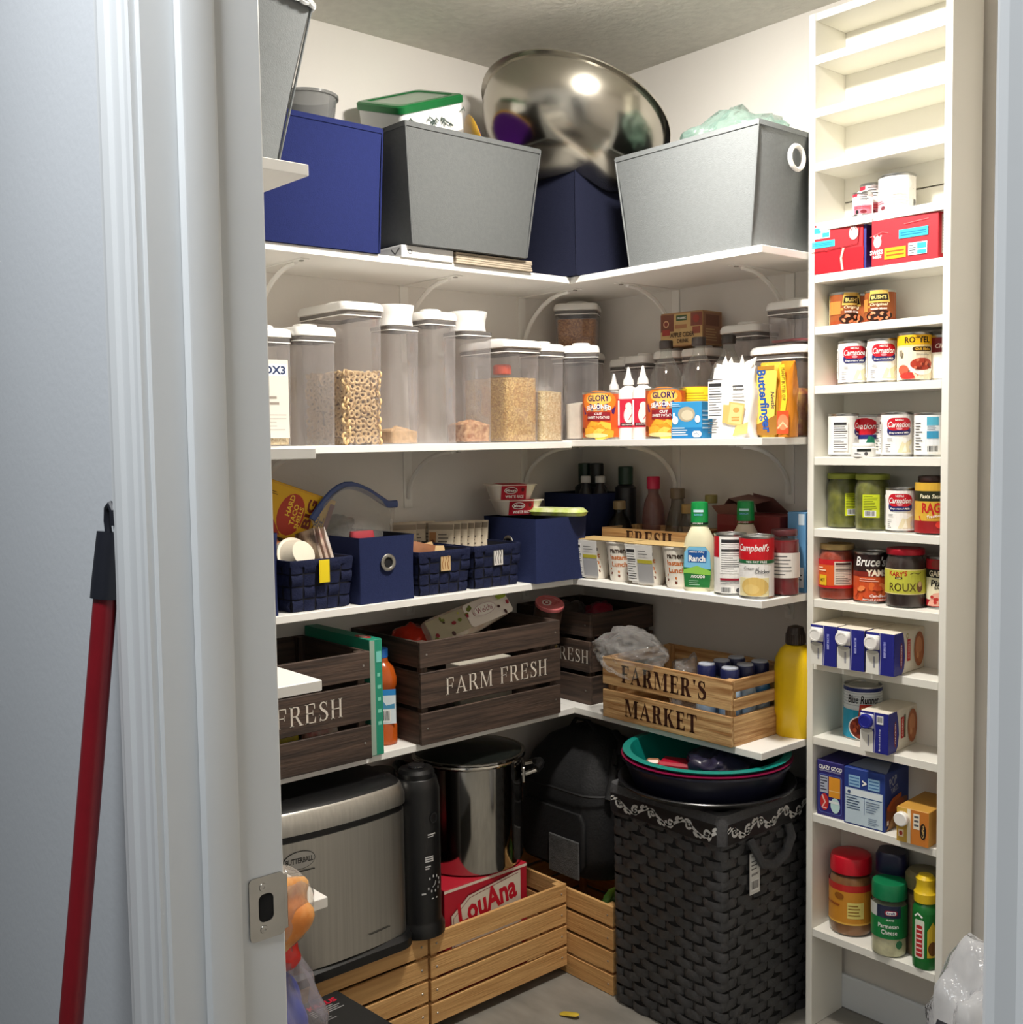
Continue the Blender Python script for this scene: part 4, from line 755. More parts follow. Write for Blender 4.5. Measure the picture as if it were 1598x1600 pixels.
d = D(); d.stroke([(-.004, .165), (.004, .09), (-.002, .05)], .014, (240, 200, 50)); d.text('PEANUT BUTTER CUP', .001, .12, .009, (90, 50, 20), .075, .02, 0, -88, 1); d.rect(-.016, .008, .015, .060, (210, 76, 36)); d.ell(0, .034, .014, .018, (230, 130, 90)); d.stroke([(-.014, .02), (0, .034), (.012, .022)], .004, (250, 190, 150)); d.build('front_print', of, flat((0, -.0216, 0)))

# ------------------------------------------------------------------ top shelf: fabric bins, bowl, boards
def fabric(c, nm): return mat('fabric_' + nm, c, rough=.9, var=(120, .07), bump=(420, .2), spec=.15)
F_navy = fabric((32, 40, 88), 'navy'); F_dknavy = fabric((30, 33, 52), 'dark_navy'); F_gray = fabric((94, 96, 96), 'grey'); F_gray_lit = fabric((122, 126, 127), 'grey_lit'); F_in = fabric((62, 62, 64), 'lining')  # second grey is the same cloth, stronger light painted into its colour
def fbin(name, label, loc, rotz, wt, dt, wb, db, h, m, group='fabric storage bins on the top shelf', seam=True, inner=F_in):
    t = thing(name, label, 'bin', loc, rotz, group); mb = MB()
    N = 7; rg = []
    for k in range(N):
        f = k / (N - 1); bow = .004 * math.sin(f * PI)
        rg.append(rr(wb + (wt - wb) * f - bow, db + (dt - db) * f - bow, .006, .0005 + h * f, 2))
    mb.loft(rg, m, True, False)
    mb.loft([rr(wt, dt, .006, h, 2), rr(wt - .008, dt - .008, .005, h, 2), rr(wb - .008, db - .008, .005, .008, 2)], inner, False, True); mb.build('fabric_body', t)
    if seam:
        s_ = MB(); s_.loft([rr(wt + .0024, dt + .0024, .007, h - .010, 2), rr(wt + .003, dt + .003, .007, h + .0012, 2), rr(wt - .006, dt - .006, .006, h + .0014, 2)], m, False, False)
        for sx in (-1, 1):
            for sy in (-1, 1): s_.tube([(sx * (wb / 2 - .001), sy * (db / 2 - .001), .002), (sx * (wt / 2 - .001), sy * (dt / 2 - .001), h - .002)], .0022, m, 6)
        s_.build('piping', t)
    return t
def grommet(t, o, R_, rotm, m=None):
    g = MB(); g.X = Matrix.Translation(o) @ rotm
    n = 28; rg = []
    for i in range(n):
        a = 2 * PI * i / n; rg.append([((R_ + .0045 * math.cos(b)) * math.cos(a), (R_ + .0045 * math.cos(b)) * math.sin(a), .0022 + .0022 * math.sin(b)) for b in [2 * PI * j / 8 for j in range(8)]])
    rg.append(rg[0]); g.loft(rg, m or M_nick, False, False); q = g.build('grommet', t)
    h = MB(); h.X = g.X; h.lathe([(R_ - .003, .0005), (.001, .0006)], mat('grommet_hole', (16, 15, 18), .9, var=(20, .3)), 24, cap0=False); h.build('grommet_hole', q)
Z1 = ZS[0]
ZB = .0295                                          # thickness of the boards lying under the grey bin
fbin('fabric_bin', 'navy fabric bin on the top shelf carrying a clear tub', (.152, -1.075, Z1), 90, .325, .300, .315, .270, .272, F_navy)
# nine flat boards and a long white carton under the grey bin
t = carton('flat_carton', 'long flat white carton sticking out under the grey bin', 'box', (.155, -.782, Z1), 90, .150, .262, .028, (240, 240, 238), lambda d: (d.ell(-.052, .013, .006, .006, (120, 120, 120)), d.ell(-.052, .013, .0035, .0035, WH), d.bars(-.03, .008, .05, .018, 2, (206, 206, 206), .2, 3)), lambda d: None, None, lambda d: (d.rect(-.1, .004, .128, .024, (206, 206, 204)), d.stroke([(.09, .02), (.105, .008), (.122, .02)], .004, (60, 60, 60))))
for k in range(5):
    o = MB().box(-.122 + .0012 * (k % 2), .122 - .0015 * (k % 3), -.135, .135, .0002, .0050, mat('greyboard', (178, 164, 144), .8, var=(30, .15), bump=(80, .1)), .0008).build('flat_board')
    tag(o, '%s thin grey-brown board of the stack lying under the grey bin' % ['lowest', 'second lowest', 'middle', 'second highest', 'topmost'][k], 'board', 'thin boards under the grey bin', (.155, -.580, Z1 + k * .0053), 90)
gb = fbin('fabric_bin', 'grey fabric bin with a green-lidded tin inside', (.168, -.664, Z1 + ZB - .001), 90, .412, .318, .352, .272, .265, F_gray)
M_green = mat('green_tin_lid', (24, 110, 56), .3, .3, var=(14, .15))
tt = thing('biscuit_tin', 'white leaf-patterned tin with a green rimmed lid, propped in the grey bin', 'tin', (.110, -.690, 2.178), 0, None, (math.radians(17), math.radians(-19), math.radians(90)))
MB().loft([rr(.200, .17, .014, 0), rr(.200, .17, .014, .062)], paper((236, 238, 236))).build('tin_body', tt)
g = MB(); g.loft([rr(.201, .171, .014, .062), rr(.208, .178, .016, .064), rr(.208, .178, .016, .078), rr(.201, .171, .016, .082), rr(.170, .140, .012, .0825), rr(.166, .136, .012, .0795)], M_green, False, False); g.build('lid_rim', tt)
MB().box(-.085, .085, -.070, .070, .0785, .0800, mat('lid_panel', (120, 150, 126), .25, .3, var=(14, .2))).build('lid_panel', tt)
d = D(); rd = random.Random(11)
for k in range(16):
    x = rd.uniform(-.088, .088); y = rd.uniform(.006, .040); a = rd.uniform(-.6, .6); d.stroke([(x, y), (x + .012 * math.sin(a), y + .016 * math.cos(a))], .0014, (90, 100, 96))
    for s_ in (-1, 1): d.ell(x + s_ * .004 + .006 * math.sin(a), y + .008, .0016, .006, (70, 84, 78), 8, math.degrees(-a) + s_ * 40)
d.build('front_print', tt, flat((0, -.0851, 0)))
for nm, dy, c in (('purple', 0, (96, 34, 150)), ('yellow', -.007, (232, 180, 30))):
    q = MB(); q.lathe([(.001, .0), (.098, .001), (.124, .009), (.1255, .0105), (.122, .0105), (.097, .0035), (.001, .0025)], plas(c), 40, cap0=False, cap1=False)
    o = q.build('party_plate'); nrm = Vector((.5, .866, .25)).normalized(); k_ = .0 if nm == 'yellow' else .0045
    tag(o, '%s plastic plate standing beside the green-lidded tin' % nm, 'plate', 'plastic plates in the grey bin', tuple(Vector((.150, -.528, 2.122)) + nrm * k_))
    o.rotation_euler = nrm.to_track_quat('Z', 'Y').to_euler(); o.scale = (.92, .92, .92) if nm == 'yellow' else (.85, .85, .85)
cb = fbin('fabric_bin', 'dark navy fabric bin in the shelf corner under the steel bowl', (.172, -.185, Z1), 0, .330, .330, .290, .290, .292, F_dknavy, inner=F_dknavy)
# big steel bowl tipped over the corner bin
bw = thing('mixing_bowl', 'huge stainless steel bowl tipped on the dark navy bin', 'bowl', (.200, -.215, 2.132), 0, None, None)
BR = .240
pf = [(.001, .0), (.07, .0), (.085, .004)] + [(.085 + (BR - .085) * math.sin(a), .004 + .165 * (1 - math.cos(a))) for a in [i / 14 * PI / 2 for i in range(1, 15)]]
pf += [(BR + .012, .170), (BR + .0125, .173), (BR + .006, .1745), (BR - .002, .170)] + [(p[0] - .002, p[1] + .002) for p in reversed(pf[1:-0 or None]) if p[0] > .07 and p[1] < .168] + [(.001, .003)]
M_bowl = mat('bowl_steel', (182, 177, 166), rough=.22, metal=1.0, var=(5, .1), bump=(14, .05))
MB().lathe(pf, M_bowl, 64, cap0=False, cap1=False).build('steel_shell', bw, 40)
lg = fbin('fabric_bin', 'grey fabric bin at the shelf end with a ring pull', (.668, -.172, Z1), 0, .432, .310, .366, .280, .268, F_gray_lit)
g = MB(); g.X = Matrix.Translation((.214, -.02, .205)) @ Matrix.Rotation(math.radians(90), 4, 'Y') ; n = 24
g.tube([(.026 * math.cos(2 * PI * i / n), .026 * math.sin(2 * PI * i / n), .006) for i in range(n)], .0055, M_white, 8, True); g.build('ring_pull', lg)
def crumple(name, label, loc, s, m, seed, cat='bag', amp=.35, freq=2.4, group=None, clampz=None, sub=4, kind=None):
    bm = bmesh.new(); bmesh.ops.create_icosphere(bm, subdivisions=sub, radius=1)
    for v in bm.verts:
        n_ = noise.noise(v.co * freq + Vector((seed * 3.1, seed, 0))) * amp + noise.noise(v.co * freq * 3 + Vector((0, seed * 2.2, seed))) * amp * .45
        v.co *= 1 + n_; v.co = Vector((v.co.x * s[0], v.co.y * s[1], v.co.z * s[2]))
        if clampz is not None: v.co.z = max(v.co.z, clampz)
    me = bpy.data.meshes.new(name); bm.to_mesh(me); bm.free(); me.materials.append(m); me.polygons.foreach_set('use_smooth', [True] * len(me.polygons))
    o = bpy.data.objects.new(name, me); COL.objects.link(o); tag(o, label, cat, group, loc); return o
crumple('plastic_bag', 'crumpled pale green see-through bag peeking out of the ring-pull grey bin', (.690, -.16, 2.085), (.155, .11, .095), clear('pale_green_film', (226, 240, 234), .16, .1, (190, 222, 212), wrinkle=(30, .9)), 2)
fb = fbin('fabric_bin', 'grey fabric bin with a braided rim beside the door jamb', (.664, -1.586, Z1), 18, .350, .330, .262, .225, .290, F_gray_lit)  # brighter copy of the grey cloth, light put into its colour
b = MB(); n = 120
for ph in (0, PI):
    ring = rr(.364, .334, .012, .283, 3); pts = []
    for i in range(len(ring)):
        a, c = Vector(ring[i]), Vector(ring[(i + 1) % len(ring)]); k = max(1, int((c - a).length / .006))
        for q in range(k): pts.append(a.lerp(c, q / k))
    P = [(p.x, p.y, p.z + .0035 * math.sin(i * .9 + ph)) for i, p in enumerate(pts)]; b.tube(P, .0034, M_trim, 5, True)
b.build('braided_rim', fb)
q = MB(); q.lathe([(.062, 0), (.066, .003), (.084, .118), (.090, .119), (.0905, .126), (.086, .127), (.0845, .122), (.083, .121), (.065, .006), (.001, .005)], clear('grey_tub_plastic', (196, 198, 198), .35, .12, (150, 150, 150)), 36, cap1=False)
tag(q.build('clear_tub'), 'clear grey plastic tub standing in the navy fabric bin', 'tub', None, (.130, -1.000, 2.088)).scale = (.78, .78, .9)
MB_SUP = None

# ------------------------------------------------------------------ third shelf
Z3 = ZS[2]
F_nv = fabric((38, 46, 82), 'navy_canvas'); M_weave = mat('navy_strap', (30, 36, 66), .75, var=(160, .2), bump=(300, .3), spec=.2); M_core = mat('navy_core', (16, 18, 34), .9, var=(40, .2))
def wbasket(label, loc, rotz, wt, dt, h, rows=4, cols=5, slot=True):
    t = thing('woven_basket', label, 'basket', loc, rotz, 'navy woven strap baskets'); k = .90
    mb = MB(); mb.loft([rr(wt * k, dt * k, .012, .0005, 2), rr(wt, dt, .012, h, 2), rr(wt - .008, dt - .008, .01, h, 2), rr(wt * k - .008, dt * k - .008, .01, .006, 2)], M_core, True, True); mb.build('basket_wall', t)
    w_ = MB()
    for fx in range(4):
        W_, Dp = ((wt, dt) if fx % 2 == 0 else (dt, wt)); n = cols if fx % 2 == 0 else max(3, int(cols * dt / wt + .5))
        w_.X = Matrix.Rotation(fx * PI / 2, 4, 'Z')
        for r_ in range(rows):
            for c_ in range(n):
                up = (r_ + c_) % 2; z0, z1 = h * (r_ + .06) / rows, h * (r_ + .94) / rows
                def pt(u, v, o):
                    s_ = k + (1 - k) * v / h; return (u * W_ * s_, -Dp / 2 * s_ - o, v)
                u0, u1 = -.5 + (c_ + .06) / n, -.5 + (c_ + .94) / n
                if slot and fx == 0 and r_ >= rows - 2 and abs((u0 + u1) / 2) < .5 / n: continue
                vs = []; G = 4
                for i in range(G + 1):
                    for jx in range(2):
                        f = i / G; b_ = .0006 + .0032 * math.sin(f * PI)
                        u, v = (u0 + (u1 - u0) * f, z0 + (z1 - z0) * jx) if up else (u0 + (u1 - u0) * jx, z0 + (z1 - z0) * f)
                        vs.append(pt(u, v, b_))
                w_.add(vs, [(2 * i, 2 * i + 1, 2 * i + 3, 2 * i + 2) for i in range(G)], M_weave)
    w_.X = Matrix.Identity(4); w_.build('woven_straps', t, 60, kind='stuff')
    r = MB(); r.loft([rr(wt + .004, dt + .004, .013, h - .012, 2), rr(wt + .006, dt + .006, .013, h - .004, 2), rr(wt + .004, dt + .004, .013, h + .002, 2), rr(wt - .008, dt - .008, .011, h + .002, 2), rr(wt - .009, dt - .009, .011, h - .01, 2)], M_weave, False, False); r.build('rim', t)
    return t
def nbin(label, loc, rotz, w, d_, h, hole='f'):
    t = fbin('canvas_bin', label, loc, rotz, w, d_, w * .985, d_ * .985, h, F_nv, 'navy canvas bins', False, M_core)
    if hole == 'f': grommet(t, (0, -d_ / 2 * .995 - .0006, h * .60), .016, Matrix.Rotation(PI / 2, 4, 'X'))
    return t
nbin('navy canvas bin mostly behind the door jamb', (.145, -1.262, Z3), 90, .150, .262, .178)
wbasket('woven navy basket with a yellow tag, holding bowls and wrappers', (.152, -1.078, Z3), 90, .162, .240, .112, 4, 5)
nbin('navy canvas bin with a round eyelet, zip bag inside', (.150, -.906, Z3), 90, .156, .250, .152)
wbasket('woven navy basket of brown paper packets next to the eyelet bin', (.150, -.735, Z3), 90, .160, .240, .104, 4, 5)
wbasket('woven navy basket of upright seasoning packets', (.150, -.568, Z3), 90, .156, .240, .106, 4, 5)
cn = nbin('navy canvas bin on the shelf corner, its eyelet facing the soup cans', (.196, -.376, Z3), 0, .210, .185, .166, 'f')
# what is in and on the baskets
o = MB().box(-.013, .013, -.0008, .0008, 0, .050, mat('yellow_card', (232, 206, 20), .5, var=(14, .06)), .0003).build('price_tag'); tag(o, 'yellow card tag hanging on the woven basket front', 'tag', None, (.2795, -1.078, Z3 + .062), 90)
def taco(d):
    d.rect(-.088, .006, .088, .116, (222, 172, 26)); d.poly([(-.088, .006), (-.088, .05), (-.05, .04), (-.02, .006)], (170, 60, 34)); d.ell(-.010, .058, .033, .05, (176, 56, 36)); d.text('HARD', -.018, .078, .012, (240, 200, 60), .05, .03, rot=90); d.text('TACO', -.002, .060, .012, (240, 200, 60), .05, .03, rot=90); d.text('SHELLS', .012, .056, .011, (240, 200, 60), .052, .03, rot=90)
    d.text('BIG', .034, .072, .022, (120, 40, 24), .07, .035, rot=90); d.pill(.050, .020, .074, .100, (236, 190, 40), .4); d.text('OLD', .056, .06, .011, (60, 30, 20), .04, .03, rot=90); d.text('EL', .068, .06, .010, (60, 30, 20), .03, .03, rot=90); d.rect(.076, .05, .088, .112, (120, 36, 34)); d.bars(-.08, .09, -.05, .1, 2, (110, 80, 20), .3, 3)
t = carton('taco_box', 'yellow and red taco shell box leaning over the woven basket', 'box', (.078, -1.070, Z3 + .148), 0, .178, .062, .122, (214, 160, 28), taco, lambda d: d.rect(-.028, .004, .028, .118, (150, 46, 40)), lambda d: d.rect(-.08, -.028, .08, .028, (196, 140, 30)), rot=(math.radians(4), math.radians(20), math.radians(84)))
q = MB()
for k in range(5): q.lathe([(.030 + k * 0, .004 * k), (.044, .030 + .004 * k), (.050, .031 + .004 * k), (.0495, .033 + .004 * k), (.043, .0318 + .004 * k), (.029, .005 + .004 * k), (.001, .0045 + .004 * k)], clear('tub_plastic', (214, 214, 212), .35, .15, (196, 194, 190)) if k > 0 else plas((236, 226, 206)), 30, cap1=False)
o = q.build('bowl_stack', None, 40); tag(o, 'nest of small plastic bowls tilted in the woven basket, cream one outermost', 'bowl', None, (.150, -1.090, Z3 + .128)); o.rotation_euler = (math.radians(8), math.radians(-114), 0); o.location = (.205, -1.085, Z3 + .122)
crumple('tortilla_bag', 'orange crinkled bag of tortillas under the taco box', (.084, -1.125, Z3 + .122), (.07, .045, .040), mat('tortilla_wrap', (196, 120, 72), .4, var=(20, .5), c2=(222, 190, 150), bump=(30, .5)), 5, 'bag', .2)
for k, (y, c, lab) in enumerate(((-1.020, (120, 30, 40), 'dark red seasoning sachet standing at the basket corner'), (-1.006, (206, 200, 196), 'pale seasoning sachet standing at the basket corner'), (-1.034, (60, 40, 36), 'dark brown seasoning sachet standing at the basket corner'))):
    s_ = MB().loft([rr(.085, .002, .0009, 0, 2), rr(.083, .010, .004, .03, 2), rr(.083, .010, .004, .075, 2), rr(.085, .002, .0009, .105, 2)], mat('sachet_%d' % k, c, .35, var=(30, .4), c2=(210, 190, 170), bump=(40, .2))); o = s_.build('sachet'); tag(o, lab, 'packet', 'sachets in the tagged woven basket', (.170, y, Z3 + .065), 6 + k * 4)
    o.rotation_euler = (math.radians(8), math.radians(-14), math.radians(4))
# zip bag: clear pouch with a blue zip edge bending over
zb = thing('zip_bag', 'clear zip bag with a curved blue zip edge rising from the eyelet bin', 'bag', (.130, -.905, Z3 + .01), 0)
mb = MB(); rg = []
for k in range(12):
    a = k / 11; y = -.115 + .20 * a + (.0 if a < .6 else (a - .6) * .10); zt = .150 + .105 * math.sin(min(1, a * 1.12) * PI * .74 + .28)
    rg.append([(-.030, y * .5, .01), (.030 * math.sin(a * PI) + .012, y * .8, .10), (.024 * math.sin(a * PI), y, zt), (-.010, y, zt), (-.040 * math.sin(a * PI) - .01, y * .8, .10)])
mb.loft(rg, clear('zip_film', (240, 240, 238), .30, .12, (196, 194, 190), wrinkle=(26, .8)), False, False); mb.build('film_pouch', zb, 60)
mb = MB(); mb.tube([(.006, r[2][1], r[2][2] + .002) for r in rg], .0052, mat('zip_blue', (56, 78, 132), .4, var=(20, .1)), 8, flat=1.8); mb.build('zip_edge', zb)
crumple('herb_bag', 'bag of dark green dried herbs inside the clear zip bag', (.110, -.935, Z3 + .172), (.036, .038, .024), mat('dried_herbs', (78, 82, 62), .8, var=(60, .5), c2=(44, 46, 36), bump=(80, .6)), 7, 'bag', .25)
o = MB().loft([rr(.062, .022, .010, 0), rr(.066, .026, .012, .02), rr(.060, .018, .008, .036)], plas((170, 60, 70))).build('soap_packet'); tag(o, 'red and cream packet top showing over the eyelet bin rim', 'packet', None, (.205, -.930, Z3 + .126), 90)
rd = random.Random(4)
for k in range(4):
    c = ((206, 176, 130), (196, 160, 112), (216, 190, 148), (150, 96, 60))[k]
    s_ = MB().loft([rr(.090, .003, .001, 0, 2), rr(.088, .016, .006, .025, 2), rr(.088, .016, .006, .05, 2), rr(.09, .003, .001, .075, 2)], mat('kraft_%d' % k, c, .6, var=(22, .25), bump=(40, .4))); o = s_.build('paper_packet')
    tag(o, ['tan packet leaning outermost in the brown packet basket', 'kraft packet second in the brown packet basket', 'pale packet lying on top of the brown packet basket', 'brown crinkled packet at the near end of the brown packet basket'][k], 'packet', 'brown packets in the woven basket', ((.215, .180, .140, .205)[k], (-.730, -.725, -.715, -.785)[k], Z3 + (.040, .044, .082, .052)[k]), 90)
    o.rotation_euler = (math.radians((-18, -26, -70, -8)[k]), math.radians((4, -6, 8, 14)[k]), math.radians((90, 86, 96, 70)[k]))
def mixpkt(x, y, lab, rz, tilt):
    t = thing('seasoning_packet', lab, 'packet', (x, y, Z3 + .012), rz, 'upright seasoning packets'); t.rotation_euler = (math.radians(tilt), 0, math.radians(rz))
    MB().loft([rr(.070, .0015, .0007, 0, 2), rr(.068, .0075, .003, .02, 2), rr(.068, .0075, .003, .125, 2), rr(.070, .0015, .0007, .148, 2)], mat('packet_cream', (214, 200, 176), .45, var=(20, .25), bump=(30, .2))).build('packet_body', t)
    d = D(); d.rect(-.033, .128, .033, .142, (150, 136, 118)); d.rect(-.030, .07, -.012, .122, (170, 120, 76)); d.ell(-.021, .094, .006, .008, (110, 60, 34)); d.bars(-.006, .074, .028, .12, 5, (110, 100, 92), .35, 3); d.build('front_print', t, flat((0, -.0041, 0)))
    return t
nm = ['first', 'second', 'third', 'fourth', 'fifth', 'sixth']
for k in range(6): mixpkt(.110 + .002 * k, -.632 + k * .0215, '%s upright seasoning packet counted from the brown packet basket' % nm[k], 38, -10)
for k in range(3): mixpkt(.050, -.700 + k * .03, '%s dull brown packet standing against the wall behind the brown packet basket' % nm[k], 60, -6)
for yy, c, k_, lab in ((-.568, (226, 222, 216), (40, 36, 40), 'black and white packet showing in the slot of the upright packet basket'), (-.735, (206, 176, 130), (150, 104, 60), 'tan packet showing in the slot of the brown packet basket')):
    t = thing('seasoning_packet', lab, 'packet', (.2702, yy, Z3 + .056), 90, 'packets showing in the basket slots')
    MB().box(-.0145, .0145, -.0012, .0012, 0, .046, mat('slot_packet_%d' % c[2], c, .5, var=(20, .15)), .0005).build('packet_body', t)
    d = D(); [d.stroke([(-.009 + q * .008, .004), (-.011 + q * .008, .018), (-.007 + q * .008, .030), (-.010 + q * .008, .042)], .0022, k_) for q in range(3)]; d.build('front_print', t, flat((0, -.0013, 0)))
# rice cups on the corner bin
def ricecup(label, loc, rz):
    t = thing('rice_cup', label, 'cup', loc, rz, 'rice cups')
    MB().loft([rr(.10, .075, .02, 0), rr(.128, .100, .026, .038), rr(.138, .108, .028, .0385), rr(.138, .108, .028, .041)], plas((226, 218, 206))).build('tub', t)
    s_ = MB(); k = 1.015
    s_.loft([[(x * 1.0, y * k, z_) for x, y, z_ in ((-.034, -.0385, .001), (-.034, -.0505, .0375), (-.034, -.0545, .0415), (-.034, .0545, .0415), (-.034, .0505, .0375), (-.034, .0385, .001))], [(.034, y * k, z_) for y, z_ in ((-.0385, .001), (-.0505, .0375), (-.0545, .0415), (.0545, .0415), (.0505, .0375), (.0385, .001))]], paper((186, 22, 48)), False, False); s_.build('paper_sleeve', t)
    d = D(); d.ell(-.008, .027, .018, .0095, WH); d.ell(-.008, .027, .016, .0078, (120, 20, 40)); d.text('Minute', -.008, .027, .008, WH, .028, .02, .25); d.text('WHITE RICE', .002, .0095, .0085, WH, .050, .03); d.ell(.024, .029, .004, .006, (90, 20, 30)); d.build('front_print', t, flat((0, -.0395, 0), (1, 0, 0), (0, -.31, .95)))
    return t
ricecup('rice cup lying lower on the navy corner bin', (.135, -.388, Z3 + .168), 66)
ricecup('rice cup stacked upper, its white rice lettering in full view', (.130, -.405, Z3 + .2095), 62)
o = MB().loft([rr(.15, .05, .02, 0), rr(.16, .06, .02, .010), rr(.14, .05, .02, .020)], mat('lime_pack', (176, 196, 70), .4, var=(26, .5), c2=(226, 224, 196), bump=(26, .3))).build('snack_packet'); tag(o, 'lime green and white packet lying on the navy corner bin', 'packet', None, (.255, -.345, Z3 + .168), 20)
nb2 = nbin('navy canvas bin against the back wall behind the corner bin', (.118, -.108, Z3), 0, .190, .150, .215, None)
M_dk = clear('dark_bottle_glass', (70, 66, 60), .3, .05, (30, 26, 26))
def bottle(label, loc, prof, bodym, capm, cap, group='bottles at the back of the third shelf', fill=None, cat='bottle'):
    t = thing('sauce_bottle', label, cat, loc, 0, group); MB().lathe(prof, bodym, 26, cap1=False).build('bottle_body', t); MB().lathe(cap, capm, 22).build('cap', t)
    if fill: MB().lathe([(max(.001, r - .002), z_ + .002) for r, z_ in prof if z_ <= fill[0]] + [(.001, fill[0] + .003)], fill[1], 22).build('contents', t)
    return t
BP = [(.028, 0), (.031, .004), (.031, .13), (.026, .15), (.013, .17), (.012, .19)]
DG = plas((18, 52, 36)); DKB = plas((24, 24, 30))
for x, lab in ((.070, 'dark green square-capped jug nearest the rice cups'), (.118, 'dark square-capped jug second from the rice cups')):
    bottle(lab, (x, -.060, Z3 + .008), [(.030, 0), (.03, .22), (.02, .228)], DKB, DG if x < .1 else plas((22, 26, 26)), [(.0165, .228), (.020, .23), (.020, .288), (.018, .29)], 'square-capped jugs in the navy bin')
bottle('dark green square-capped jug standing apart with a white handle clip', (.232, -.060, Z3), [(.030, 0), (.03, .23), (.02, .238)], DKB, DG, [(.0165, .238), (.021, .24), (.021, .288), (.018, .29)], 'square-capped jugs in the navy bin')
for x, y, h, lab in ((.128, -.115, .264, 'dark bottle with a white ribbed cap, taller of two in the navy bin'), (.166, -.095, .268, 'dark bottle with a white cap beside another in the navy bin')):
    bottle(lab, (x, y, Z3 + .009), [(.020, 0), (.022, .003), (.022, .20), (.012, .225), (.012, .234)], DKB, plas((206, 206, 206)), [(.0135, .234), (.0145, .235), (.0145, .252), (.012, .254)], 'white-capped bottles in the navy bin')
bottle('round dark sauce bottle with a tan cap before the noodle crate', (.262, -.118, Z3), [(.034, 0), (.038, .004), (.038, .115), (.030, .142), (.016, .160), (.015, .172)], M_dk, plas((150, 130, 96)), [(.016, .172), (.0175, .173), (.0175, .194), (.015, .196)], fill=(.11, mat('dark_sauce', (26, 18, 16), .3, var=(9, .2))))
bottle('tall pinkish bottle with a bright pink cap against the wall', (.338, -.062, Z3), [(.028, 0), (.032, .004), (.032, .15), (.026, .19), (.020, .205), (.015, .215), (.015, .228)], clear('pink_bottle', (214, 180, 178), .35, .1, (170, 130, 126)), plas((206, 34, 80)), [(.016, .228), (.018, .229), (.018, .260), (.016, .263)])
bottle('clear empty-topped bottle with a tan cap beside the pink-capped one', (.418, -.055, Z3), [(.030, 0), (.034, .004), (.034, .12), (.026, .16), (.018, .186), (.017, .204)], clear('smoky_bottle', (206, 200, 190), .2, .06, (140, 132, 120)), plas((120, 104, 84)), [(.019, .2042), (.020, .205), (.020, .230), (.018, .232)])
bottle('clear bottle with a gold cap behind the small pale crate', (.500, -.108, Z3), [(.030, 0), (.034, .004), (.034, .11), (.026, .14), (.016, .158), (.015, .170)], M_glass, plas((170, 140, 84)), [(.017, .170), (.0185, .171), (.0185, .193), (.017, .195)], fill=(.09, mat('pale_oil', (170, 150, 110), .3, var=(9, .2))))
bottle('clear bottle with an olive cap between the gold-capped one and ranch bottle', (.535, -.058, Z3), [(.026, 0), (.029, .004), (.029, .13), (.024, .16), (.015, .18), (.014, .196)], M_glass, plas((150, 140, 80)), [(.015, .196), (.0165, .197), (.0165, .216), (.015, .218)], fill=(.09, mat('pale_oil', (170, 150, 110))))
# pale small crate with lettering
M_pale = mat('pale_crate_wood', (206, 170, 118), .7, var=(9, .35), c2=(150, 106, 60), bump=(40, .15), stretch=(.7, 9, 9))
